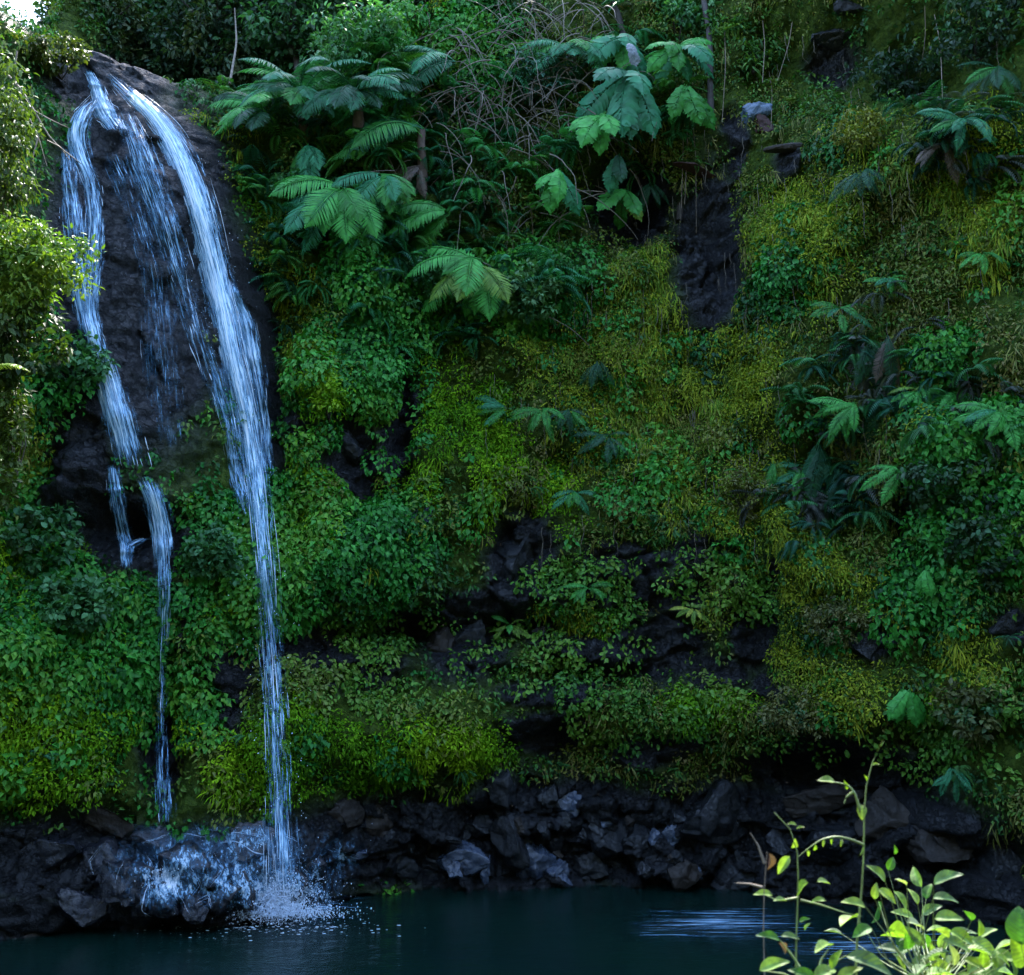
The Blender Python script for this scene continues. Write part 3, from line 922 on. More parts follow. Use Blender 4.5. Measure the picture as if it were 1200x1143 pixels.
def stream_path(pts, free=None):
    """pixel path -> points just off the rock (x, y, z, half width m, fullness)"""
    P = []
    for px, py, hw, full in smooth_path(pts, 70):
        p, n = surf(px, py)
        dep = (p - CAM) @ FWD
        P.append([*p, hw * dep / F_PX, full])
    P = np.array(P)
    # water keeps falling clear of the rock: it never moves back under itself quickly
    y = P[:, 1].copy()
    for i in range(1, len(y)):
        y[i] = min(y[i], y[i - 1] + .05)
    for _ in range(3):
        y[1:-1] = np.minimum(y[1:-1], (y[:-2] + y[2:]) / 2)
    # keep the same line of sight while moving out from the rock
    clear = .10 + .30 * sstep(530, 640, smooth_path(pts, 70)[:, 1]) + .9 * sstep(780, 1030, smooth_path(pts, 70)[:, 1])
    k = (y - clear) / P[:, 1]
    P[:, 0] *= k
    P[:, 2] = CAM[2] + (P[:, 2] - CAM[2]) * k
    P[:, 1] = y - clear
    return P


def stream(pts, label, nstr, seed, wid=(.006, .022), sheet=1.0, slen=(.06, .3), core=0.0, cw=.45):
    rg = np.random.default_rng(seed)
    P = stream_path(pts)
    n = len(P)
    s = np.r_[0, np.cumsum(np.linalg.norm(np.diff(P[:, :3], axis=0), axis=1))]
    M = 13
    u = np.linspace(-1, 1, M)
    VV, QQ, CC, UV, MI, off = [], [], [], [], [], 0
    for layer in range(2 if sheet else 0):                         # two thin sheets, one in front of the other, bowed in section
        bow = .10 + .07 * layer
        wv = 1 - .25 * layer
        x = P[:, None, 0] + u[None] * P[:, None, 3] * wv
        yy = P[:, None, 1] - bow * (1 - u[None] ** 2) * np.clip(P[:, None, 3] * 3, .2, 1) - .03 * layer + .03 * vnoise(x * 6, s[:, None] * 2 + seed + 0 * x, 0 * x + layer, seed)
        zz = P[:, None, 2] + 0 * x
        VV.append(np.stack([x, yy, zz], -1).reshape(-1, 3))
        i = np.arange(n - 1)[:, None] * M + np.arange(M - 1)[None]
        QQ.append(np.stack([i, i + 1, i + M + 1, i + M], -1).reshape(-1, 4) + off)
        MI.append(np.ones(len(QQ[-1])))
        rim = np.clip((1 - np.abs(u)) / .38, 0, 1)[None] * np.ones((n, 1))
        prof = (1 - core + core * np.exp(-((u[None] - .1) / cw) ** 2)) * rim
        ends = np.clip(np.minimum(np.arange(n), np.arange(n)[::-1] * 1.0) / 4, 0, 1)[:, None]
        CC.append((prof * (.08 + P[:, None, 4]) * sheet * ends).ravel())
        UV.append(np.stack([x - P[:, None, 0] + layer * 3.3 + seed, s[:, None] + 0 * x + layer * 5.1], -1).reshape(-1, 2))
        off += n * M
    paths = []
    for k in range(nstr):
        a = rg.random() * (1 - slen[0])
        ln = slen[0] + (slen[1] - slen[0]) * rg.random() ** 1.5
        full = np.interp(a + ln / 2, np.linspace(0, 1, n), P[:, 4])
        if rg.random() > full:
            continue
        q = np.linspace(a, min(1, a + ln), 14) * (n - 1)
        C = np.stack([np.interp(q, np.arange(n), P[:, c]) for c in range(5)], 1)
        lat = (rg.normal() * .48 if core else rg.uniform(-.95, .95))
        lat = np.clip(lat + .1, -1, 1)
        w = lat + .16 * fbm(q * .12 + 40 * rg.random(), q * 0, q * 0, 3, seed + k)
        C[:, 0] += w * C[:, 3]
        C[:, 1] -= (.03 + .12 * rg.random()) * np.clip(1 - lat * lat, .1, 1) + .05
        C[:, 2] += .02 * fbm(q * .3, q * 0 + k, q * 0, 2, seed)
        taper = np.sin(np.linspace(.08, math.pi - .05, 14)) ** .7
        paths.append((C[:, :3], (wid[0] + (wid[1] - wid[0]) * rg.random() ** 2.2) * taper * (.6 + .8 * np.abs(fbm(q * .7, q * 0 + k * 3, q * 0, 2, 9)))))
    if paths:
        tv, tq = tubes(paths, 4)
        VV.append(tv)
        QQ.append(tq + off)
        MI.append(np.zeros(len(tq)))
        CC.append(np.ones(len(tv)))
        UV.append(np.zeros((len(tv), 2)))
    me = mesh_np('stream', np.concatenate(VV) - wf_base, quads=np.concatenate(QQ), mats=[M_WHITE, M_VEIL], cols=np.concatenate(CC), smooth=True, matidx=np.concatenate(MI), uv=np.concatenate(UV))
    o = link('stream', me, fall)
    if label:
        o['label'] = label
    return P


MAIN = [(128, 88, 9, .8), (144, 104, 15, .95), (166, 122, 22, 1), (192, 150, 27, 1), (213, 190, 27, 1), (231, 240, 25, 1), (247, 300, 25, 1), (263, 370, 25, 1), (276, 430, 23, .95), (289, 490, 20, .85), (298, 545, 20, .72), (304, 600, 18, .62),
        (311, 680, 18, .52), (317, 760, 17, .40), (322, 840, 17, .34), (326, 920, 18, .34), (329, 985, 21, .5), (332, 1046, 25, .7)]
pm = stream(MAIN, 'widest and whitest stream of the falls, bending right', 150, 1, core=.50, sheet=1.45, wid=(.003, .010), slen=(.02, .10))
stream([(146, 132, 12, .8), (158, 160, 18, .9), (172, 200, 23, .85), (190, 250, 24, .75), (204, 300, 20, .65), (218, 350, 17, .55), (235, 410, 17, .55), (256, 470, 13, .5), (268, 510, 10, .4)], 'broken lacy stream left of the widest one', 36, 2, sheet=.62, wid=(.003, .010), slen=(.02, .1))
stream([(132, 180, 14, .4), (150, 220, 24, .5), (166, 270, 20, .5), (180, 320, 20, .45), (188, 390, 26, .45), (193, 460, 28, .45), (200, 530, 18, .35)], 'faint veil of water over the middle of the bulge', 8, 3, sheet=.42, wid=(.002, .006), slen=(.02, .1))
stream([(104, 84, 7, .8), (112, 100, 10, .9), (119, 122, 14, 1), (128, 140, 20, .9), (140, 156, 16, .6)], 'short chute at the lip of the falls', 20, 4, sheet=1.15, wid=(.003, .010), slen=(.1, .3))
stream([(114, 116, 9, .9), (98, 132, 15, 1), (88, 155, 17, 1), (92, 182, 16, .9), (106, 212, 15, .8), (113, 250, 13, .7), (112, 290, 15, .7), (106, 330, 15, .8), (104, 365, 13, .95), (113, 405, 15, 1.1), (128, 450, 20, 1.1), (142, 500, 25, 1.0), (152, 548, 26, .8)], 'left stream of the falls running down the rock edge', 70, 5, core=.3, sheet=1.10, wid=(.003, .011), slen=(.02, .08))
stream([(78, 170, 10, .5), (84, 230, 16, .6), (92, 290, 22, .7), (96, 350, 18, .6), (104, 400, 10, .4)], 'thin blue film left of the left stream', 12, 6, sheet=.95, wid=(.002, .006), slen=(.02, .1))
stream([(170, 558, 10, 1), (182, 582, 17, 1.1), (190, 620, 16, 1), (193, 660, 12, .75), (193, 700, 9, .5), (191, 770, 8, .32), (189, 840, 8, .28), (191, 900, 10, .36), (195, 965, 13, .36)], 'lower left stream dropping from the ledge below the left one', 50, 7, core=.3, sheet=1.12, wid=(.003, .011), slen=(.02, .1))
stream([(132, 545, 10, .6), (140, 600, 11, .7), (148, 640, 10, .7), (148, 668, 7, .5)], 'short thin trickle on the dark left ledge', 12, 8, sheet=1.0, wid=(.002, .006))
stream([(256, 430, 12, .5), (268, 490, 16, .6), (280, 560, 15, .55), (290, 605, 10, .4)], 'dim curtain of drips left of the widest stream', 24, 9, sheet=1.0, wid=(.002, .006), slen=(.05, .2))
stream([(268, 330, 10, .6), (288, 380, 14, .8), (300, 440, 14, .8), (309, 500, 11, .7), (314, 560, 10, .5)], 'blue right rim of the widest stream', 24, 10, sheet=1.0, wid=(.002, .007), slen=(.03, .12))
stream([(185, 632, 10, .5), (168, 632, 9, .6), (152, 640, 8, .6), (146, 655, 6, .4)], 'water creeping sideways along the dark left ledge', 10, 11, sheet=1.1, wid=(.002, .006))
# veins of water running over the stones of the mound
VEINS = [[(300, 968), (270, 975), (245, 985), (215, 978), (205, 1000), (190, 1028)], [(330, 985), (300, 975), (275, 972), (250, 980)], [(322, 1000), (300, 1000), (275, 985), (240, 990)], [(190, 1028), (172, 1040), (165, 1068), (185, 1080)], [(195, 1030), (212, 1060), (220, 1075)],
         [(170, 1000), (182, 1020), (195, 1030)], [(345, 990), (350, 1015), (368, 1035)], [(332, 1000), (318, 1020), (305, 1040), (300, 1062)], [(120, 990), (105, 1010), (112, 1030)], [(230, 1060), (246, 1052), (250, 1070)], [(270, 1066), (300, 1068), (340, 1068), (380, 1062)],
         [(150, 1000), (140, 1020), (135, 1040)], [(380, 990), (410, 1000), (435, 1008)], [(212, 1000), (235, 1035), (225, 1050)], [(205, 978), (185, 985), (160, 992)], [(320, 975), (345, 985), (365, 1000)], [(250, 1000), (262, 1020), (245, 1040)]]
bvh_dep = bpy.context.evaluated_depsgraph_get()


def scene_hit(px, py, back=.03):
    """first solid surface along the line of sight (boulders included)"""
    d = Vector(ray(px, py)).normalized()
    o = Vector(CAM)
    for _ in range(12):
        ok, loc, nor, fi, ob, mt = SC.ray_cast(bpy.context.evaluated_depsgraph_get(), o, d)
        if not ok:
            return surf(px, py)[0]
        if ob.name.split('.')[0] in ('cliff', 'water', 'boulder', 'rock', 'mound_boulder', 'rubble_stone', 'ground'):
            return np.array(loc) - np.array(d) * back
        o = loc + d * .01
    return surf(px, py)[0]


paths, rg = [], np.random.default_rng(5)
for v in VEINS:
    for k in range(2):
        j = rg.normal(size=2) * 2.0
        a0, a1 = sorted(rg.random(2))
        pp = smooth_path(np.array(v, float) + j, 40)[int(a0 * 18):max(int(a0 * 18) + 12, int(22 + a1 * 18))]
        m = len(pp)
        P3 = np.array([scene_hit(a + .8 * rg.normal(), b + .6 * rg.normal(), .035) for a, b in pp])
        for _ in range(3):
            P3[1:-1] = .25 * P3[:-2] + .5 * P3[1:-1] + .25 * P3[2:]
        paths.append((P3, (.002 + .006 * rg.random() ** 2) * np.sin(np.linspace(.2, 2.95, m)) * (.3 + .9 * rg.random(m))))
tv, tq = tubes(paths, 4)
o = link('vein', mesh_np('vein', tv - wf_base, quads=tq, mats=M_WHITE, smooth=True), fall)
ga, gb = np.meshgrid(np.linspace(96, 440, 87), np.linspace(958, 1076, 44), indexing='ij')
FP = np.array([scene_hit(a, b, .05) for a, b in zip(ga.ravel(), gb.ravel())]).reshape(*ga.shape, 3)
for _ in range(2):
    FP[1:-1, 1:-1] = (FP[1:-1, 1:-1] * 2 + FP[:-2, 1:-1] + FP[2:, 1:-1] + FP[1:-1, :-2] + FP[1:-1, 2:]) / 6
fm = np.exp(-((ga - 328) / 56) ** 2 - ((gb - 1050) / 26) ** 2) * 1.25 + np.exp(-((ga - 335) / 24) ** 2 - ((gb - 1052) / 15) ** 2) * .7 + np.exp(-((ga - 192) / 24) ** 2 - ((gb - 1036) / 26) ** 2) * 1.1 + .78 * np.exp(-((ga - 245) / 120) ** 2 - ((gb - 1012) / 46) ** 2) + .5 * np.exp(-((ga - 405) / 34) ** 2 - ((gb - 1003) / 22) ** 2) + .5 * np.exp(-((ga - 290) / 60) ** 2 - ((gb - 978) / 12) ** 2)
fm *= .95
fm *= np.clip(np.minimum(np.minimum(ga - 96, 440 - ga) / 30, np.minimum(gb - 958, 1076 - gb) / 12), 0, 1)
fi = np.arange(ga.size).reshape(ga.shape)
fq = np.stack([fi[:-1, :-1], fi[:-1, 1:], fi[1:, 1:], fi[1:, :-1]], -1).reshape(-1, 4)
o = link('film', mesh_np('film', FP.reshape(-1, 3) - wf_base, quads=fq, mats=M_FILM, cols=np.clip(fm, 0, 2.2).ravel(), smooth=True, uv=np.stack([ga.ravel() / 110, gb.ravel() / 55], 1)), fall)
# splash and spray: drops in the air, foam flecks on the pool
V, T = ICO1
cen, rad = [], []


def drops(n, c, sx, sy, sz, r0, r1):
    p = np.asarray(c) + rg.normal(size=(n, 3)) * np.array([sx, sy, sz])
    p[:, 2] = np.abs(p[:, 2] - .02) + .02
    cen.append(p)
    rad.append(r0 + (r1 - r0) * rg.random(n) ** 3)


c1 = scene_hit(325, 1045, .2)
c2 = scene_hit(190, 1032, .2)
drops(1200, c1, .40, .30, .16, .003, .011)
drops(600, c1 + np.array([.1, -.1, -.15]), .30, .25, .10, .004, .014)
drops(3200, c1 + np.array([.04, -.16, -.28]), .46, .14, .06, .003, .014)
drops(1100, c1 + np.array([.06, -.16, -.14]), .24, .14, .14, .003, .011)
drops(800, c1 + np.array([.02, -.10, .05]), .16, .10, .16, .004, .014)
drops(300, c2, .16, .2, .12, .003, .009)
drops(500, c1 + np.array([-.4, -.1, .4]), .8, .4, .4, .002, .005)
for k in range(700):                                              # drops thrown off the streams
    i = rg.integers(8, 70)
    cen.append((pm[i, :3] + np.array([rg.normal() * pm[i, 3] * .9, -.15 - .2 * rg.random(), rg.normal() * .1]))[None])
    rad.append(np.array([.003 + .006 * rg.random() ** 2]))
cen, rad = np.concatenate(cen), np.concatenate(rad)
VV = cen[:, None] + rad[:, None, None] * V[None] * np.array([1, 1, 1.35])
TT = T[None] + (np.arange(len(cen)) * len(V))[:, None, None]
o = link('spray', mesh_np('spray', VV.reshape(-1, 3) - wf_base, tris=TT.reshape(-1, 3), mats=M_WHITE, smooth=True), fall)
o['kind'] = 'stuff'
mm, mnt, mout = nodes('spray_mist')
_tc = mnt.nodes.new('ShaderNodeTexCoord')
_ln = N(mnt, 'ShaderNodeVectorMath', operation='LENGTH')
mnt.links.new(_tc.outputs['Object'], _ln.inputs[0])
_fo = N(mnt, 'ShaderNodeMapRange', interpolation_type='SMOOTHSTEP')
_fo.inputs['From Min'].default_value, _fo.inputs['From Max'].default_value = 1.0, .1
mnt.links.new(_ln.outputs['Value'], _fo.inputs['Value'])
_nz = N(mnt, 'ShaderNodeTexNoise', Scale=2.2, Detail=3.0)
mnt.links.new(_tc.outputs['Object'], _nz.inputs['Vector'])
_k = N(mnt, 'ShaderNodeMath', operation='MULTIPLY')
mnt.links.new(_fo.outputs['Result'], _k.inputs[0])
mnt.links.new(_nz.outputs['Fac'], _k.inputs[1])
_k2 = N(mnt, 'ShaderNodeMath', operation='MULTIPLY')
mnt.links.new(_k.outputs[0], _k2.inputs[0])
_k2.inputs[1].default_value = 1.1
_pv = mnt.nodes.new('ShaderNodeVolumePrincipled')
_pv.inputs['Color'].default_value = (.55, .75, 1, 1)
mnt.links.new(_k2.outputs[0], _pv.inputs['Density'])
mnt.links.new(_pv.outputs[0], mout.inputs['Volume'])
for c_, sc_ in ((c1 + np.array([-1.3, .15, .35]), (1.9, .9, 1.0)),):
    mo = link('mist', mesh_np('mist', V, tris=T, mats=mm), fall, Vector(c_ - wf_base))
    mo.scale = sc_
    mo['kind'] = 'stuff'
n = 260
fp = np.stack([c1[0] + rg.normal(size=n) * .85, c1[1] - .45 + rg.normal(size=n) * .28, np.full(n, .018)], 1)
fr = .006 + .02 * rg.random(n) ** 3
VV = fp[:, None] + fr[:, None, None] * V[None] * np.array([1.5, 1, .22])
TT = T[None] + (np.arange(n) * len(V))[:, None, None]
o = link('foam', mesh_np('foam', VV.reshape(-1, 3) - wf_base, tris=TT.reshape(-1, 3), mats=M_WHITE, smooth=True), fall)
o['kind'] = 'stuff'

def foam_or_glint(name, label, cx, cy, hx, hy, full, seed, stretch):
    a, b = np.meshgrid(np.linspace(cx - hx, cx + hx, 61), np.linspace(cy - hy, cy + hy, 25), indexing='ij')
    px_, py_ = a, b
    Yw = np.array([[(-CAM[2]) / ray(u_, v_)[2] for u_, v_ in zip(r1, r2)] for r1, r2 in zip(px_, py_)])
    P = np.stack([(px_ - W_PX / 2) / F_PX * (Yw * FWD[1] - CAM[2] * FWD[2]), Yw, 0 * Yw + .026], -1)
    f = full * np.exp(-((a - cx) / hx * 1.5) ** 2 - ((b - cy) / hy * 1.5) ** 2) * np.clip((1 - np.abs(a - cx) / hx) * 5, 0, 1) * np.clip((1 - np.abs(b - cy) / hy) * 3, 0, 1)
    i_ = np.arange(a.size).reshape(a.shape)
    q_ = np.stack([i_[:-1, :-1], i_[:-1, 1:], i_[1:, 1:], i_[1:, :-1]], -1).reshape(-1, 4)
    o_ = link(name, mesh_np(name, P.reshape(-1, 3), quads=q_, mats=M_VEIL, cols=f.ravel(), smooth=True, uv=np.stack([P[..., 1].ravel() * stretch[0] + seed, P[..., 0].ravel() * stretch[1]], 1)))
    return tag(o_, label, 'foam', kind='stuff')


foam_or_glint('foam', 'white foam spreading on the pool round the foot of the falls', 330, 1066, 110, 16, 1.15, 3, (.30, .9))
foam_or_glint('painted_sky_glint', 'streak of pale blue sky glint painted on the dark pool', 850, 1084, 120, 22, .78, 8, (.45, .5))  # pale sheet stands in for sky reflected in the pool
foam_or_glint('painted_sky_glint', 'fainter painted sky glint on the pool behind the leafy shrub', 1030, 1112, 130, 24, .62, 12, (.45, .5))  # second, fainter sheet painted as reflected sky

# ------------------------------------------------------------------ ferns


def frond_mesh(name, mat, pitch, bend, pairs=26, wid=.20, pw=.060, sag=.25, tipw=.15, seed=0, lobed=False):
    """one frond of unit length: arching rachis along +x, leaflets in pairs on both sides"""
    rg = np.random.default_rng(seed)
    m = 26
    t = np.linspace(0, 1, m)
    ang = R(pitch) - R(bend) * t ** 1.2
    dx, dz = np.cos(ang), np.sin(ang)
    px = np.r_[0, np.cumsum((dx[1:] + dx[:-1]) / 2)] / (m - 1)
    pz = np.r_[0, np.cumsum((dz[1:] + dz[:-1]) / 2)] / (m - 1)
    pts = np.stack([px, .03 * np.sin(t * 3 + seed), pz], 1)
    tv, tq = tubes([(pts, np.linspace(.010, .003, m))], 4)
    s0 = .10
    k = np.linspace(s0, .985, pairs)
    prof = np.clip(np.sin((k - s0) / (1 - s0) * math.pi * .86 + .30) ** .8, .06, 1) * (1 - (1 - tipw) * np.clip((k - .72) / .28, 0, 1) ** 1.6)
    pos, dr, nr, ln = [], [], [], []
    for side in (-1, 1):
        P = np.stack([np.interp(k, t, pts[:, c]) for c in range(3)], 1)
        a = np.interp(k, t, ang)
        T_ = np.stack([np.cos(a), 0 * a, np.sin(a)], 1)
        Nn = np.stack([-np.sin(a), 0 * a, np.cos(a)], 1)
        fwd = .30 + .45 * k[:, None] ** 2
        d = unit(T_ * fwd + np.array([[0, side, 0]]) - np.array([[0, 0, sag]]) + .06 * rg.normal(size=(pairs, 3)))
        pos.append(P)
        dr.append(d)
        nr.append(Nn + .12 * rg.normal(size=(pairs, 3)))
        ln.append(wid * prof * (.9 + .2 * rg.random(pairs)))
    pos, dr, nr, ln = (np.concatenate(a) for a in (pos, dr, nr, ln))
    V, T, C = leaves(pos, dr, nr, ln, np.full(len(ln), pw) * (1.25 if lobed else 1), np.zeros((len(ln), 3)), cup=.04, droop=.18, kind='oval')
    vv = np.concatenate([V, tv])
    tri = np.concatenate([T, tq[:, [0, 1, 2]] + len(V), tq[:, [0, 2, 3]] + len(V)])
    return mesh_np(name, vv, tris=tri, mats=mat, smooth=False)


_FR = {}


def frond_lib(kind, col, v):
    key = (kind, col, v)
    if key not in _FR:
        p, b = [(60, 85), (35, 80), (15, 60), (-15, 50), (-50, 30)][v]
        if kind == 'fern':
            _FR[key] = frond_mesh('frond', FERN[col], p, b, 38, .17, .017, .22, seed=v)
        elif kind == 'tree':
            _FR[key] = frond_mesh('frond', FERN[col], p, b, 40, .22, .0195, .26, seed=v + 10)
        else:                                                     # broad lobed leaf, almost whole
            _FR[key] = frond_mesh('leaf', FERN[col], p, b, 17, .25, .085, .22, tipw=.35, seed=v + 20, lobed=True)
    return _FR[key]


def fern(name, label, cat, px, py, cols, size, az, n, kind='fern', var=(0, 1, 2, 3), seed=0, out=.25, group=None, trunk=0, trunk_mat=None, roll=12, tilt=48):
    """az: range of headings in degrees, 0 = to the right, -90 = towards the viewer, 180 = left"""
    rg = np.random.default_rng(seed)
    p, nr = surf(px, py, out)
    t = thing(name, Vector(p), label, cat, group)
    for k in range(n):
        col = cols[rg.integers(len(cols))]
        o = link('leaf' if kind == 'leaf' else 'frond', frond_lib(kind, col, var[k % len(var)]), t)
        a = az[0] + (az[1] - az[0]) * (k + .5 + .5 * (rg.random() - .5)) / n
        o.rotation_euler = (Euler((R(tilt), 0, 0)).to_matrix() @ Euler((R(rg.normal() * roll), R(rg.normal() * 7), R(a)), 'XYZ').to_matrix()).to_euler()
        s = size * (.72 + .4 * rg.random())
        o.scale = (s, s, s)
        o.location = Vector((.03 * rg.normal(), .03 * rg.normal(), .03 * rg.normal()))
    if trunk:
        q = np.array([[0, .30, -trunk], [.02, .16, -trunk * .6], [-.02, .05, -trunk * .25], [0, 0, 0]]) + 0
        tv, tq = tubes([(smooth_path(q, 10), np.linspace(.11, .08, 10) * (1 + .2 * rg.random(10)))], 8)
        link('trunk', mesh_np('trunk', tv, quads=tq, mats=trunk_mat or M_BROWN, smooth=True), t)
    return t


GT = 'tree ferns above the falls'
fern('tree_fern', 'dark blue green tree fern with arching crown right of the falls top', 'tree fern', 372, 146, ['blue', 'dark', 'mid', 'teal', 'blue'], 1.75, (-205, 30), 22, 'tree', (1, 0, 1, 2), 1, .7, GT, .9, tilt=30)
fern('tree_fern', 'tree fern drooping leftward over its brown leaning trunk', 'tree fern', 502, 176, ['blue', 'teal', 'mid'], 2.0, (-215, -130), 12, 'tree', (2, 1, 2, 1), 2, .7, GT, 1.2, tilt=40)
fern('tree_fern', 'bright green tree fern with broad fronds hanging beside the mossy strip', 'tree fern', 420, 248, ['bright', 'bright', 'mid', 'teal'], 1.8, (-205, -50), 16, 'tree', (2, 1, 2, 3), 3, .6, GT, .5, tilt=50)
fern('tree_fern', 'small blue green fern plume at the top under dry vines', 'tree fern', 530, 95, ['teal', 'blue'], 1.6, (-210, -120), 9, 'tree', (1, 2, 1), 4, .6, GT, tilt=40)
fern('tree_fern', 'green fern leaning left over the black gap', 'tree fern', 534, 262, ['bright', 'mid'], 1.5, (-215, -140), 12, 'tree', (2, 1, 3), 5, .6, GT, tilt=45)
fern('tree_fern', 'yellowish green fern with short fronds below the black gap', 'tree fern', 582, 326, ['mid', 'bright', 'lime'], 1.55, (-205, -60), 14, 'tree', (2, 1, 3), 6, .6, GT)
fern('fern', 'bluish withered frond pair hanging under the dark tree fern', 'fern', 395, 170, ['pale', 'teal', 'mid'], 1.1, (-120, -60), 4, 'tree', (3, 2), 7, .9)
fern('fern', 'dry brown fronds hanging beside the leaning trunk', 'fern', 489, 200, ['dead'], 1.0, (-190, -80), 5, 'fern', (3, 2), 8, .9)
fern('tree_fern', 'blue green fern with arching fronds right of the dark tree fern', 'tree fern', 432, 138, ['blue', 'teal', 'dark'], 1.5, (-150, 30), 13, 'tree', (1, 0, 2, 1), 21, .8, GT, .6, tilt=35)
fern('tree_fern', 'dark green fern low on the left under the dark tree fern', 'tree fern', 322, 158, ['mid', 'dark', 'bright'], 1.25, (-230, -80), 12, 'tree', (1, 2, 1), 22, .7, GT, tilt=40)
fern('tree_fern', 'long hanging fern between the bright tree fern and the leaning trunk', 'tree fern', 452, 232, ['teal', 'mid', 'blue'], 1.3, (-150, -40), 10, 'tree', (2, 3, 2), 23, .6, GT, tilt=50)
fern('tree_fern', 'green fern spreading under the dry vines in the top centre', 'tree fern', 668, 70, ['mid', 'teal'], 1.3, (-200, -40), 11, 'tree', (1, 2, 1), 24, .5, GT, tilt=40)
GB = 'big leaved plants hanging from the top of the wall'
fern('broad_leaved_plant', 'big lobed blue green leaves hanging in front of the black hollow', 'plant', 757, 122, ['bright', 'teal', 'blue'], 1.75, (-150, -60), 6, 'leaf', (3, 2, 3), 9, 1.0, GB, tilt=40)
fern('broad_leaved_plant', 'big round drooping leaf plant at the top left of the white leaves', 'plant', 728, 66, ['teal', 'bright'], 1.25, (-170, -60), 6, 'leaf', (2, 3), 10, .8, GB)
fern('broad_leaved_plant', 'leafy plant with curly green leaves under the white leaves', 'plant', 788, 88, ['bright', 'teal', 'mid'], 1.05, (-170, 10), 10, 'leaf', (1, 2, 3), 11, .8, GB)
fern('broad_leaved_plant', 'two withered white leaves among green ones at the top', 'plant', 757, 84, ['pale'], .75, (-110, -70), 2, 'leaf', (4, 3), 12, 1.2, GB, tilt=10)
fern('broad_leaved_plant', 'pair of round green leaves among the hanging dry vines', 'plant', 652, 208, ['teal', 'bright'], .95, (-150, -50), 4, 'leaf', (2, 3), 13, .9, GB)
fern('broad_leaved_plant', 'three pointed bright green leaves hanging below the others', 'plant', 697, 244, ['bright', 'lime', 'mid'], 1.1, (-130, -50), 4, 'leaf', (3, 4, 3), 14, .9, GB, tilt=35)
fern('broad_leaved_plant', 'narrow drooping leaf right of the black hollow edge', 'plant', 812, 125, ['dark', 'mid'], 1.0, (-120, -50), 3, 'leaf', (3,), 15, .8, GB)
fern('broad_leaved_plant', 'single dark leaf just left of the big lobed leaves', 'plant', 702, 184, ['dark', 'teal'], .95, (-130, -80), 3, 'leaf', (3,), 16, .9, GB)
fern('broad_leaved_plant', 'leaf cluster overlapping the lower left of the big lobed leaves', 'plant', 718, 150, ['mid', 'bright'], 1.1, (-160, -70), 5, 'leaf', (2, 3), 19, .9, GB)
fern('broad_leaved_plant', 'large pale teal leaf hanging above the undercut at lower right', 'plant', 1062, 805, ['teal', 'bright'], .8, (-140, -50), 4, 'leaf', (3, 4), 17, .5)
fern('broad_leaved_plant', 'single bright leaf catching light on the right wall', 'plant', 1100, 672, ['bright'], .6, (-120, -80), 2, 'leaf', (3, 2), 18, .5)
GM = 'small ferns on the mossy wall'
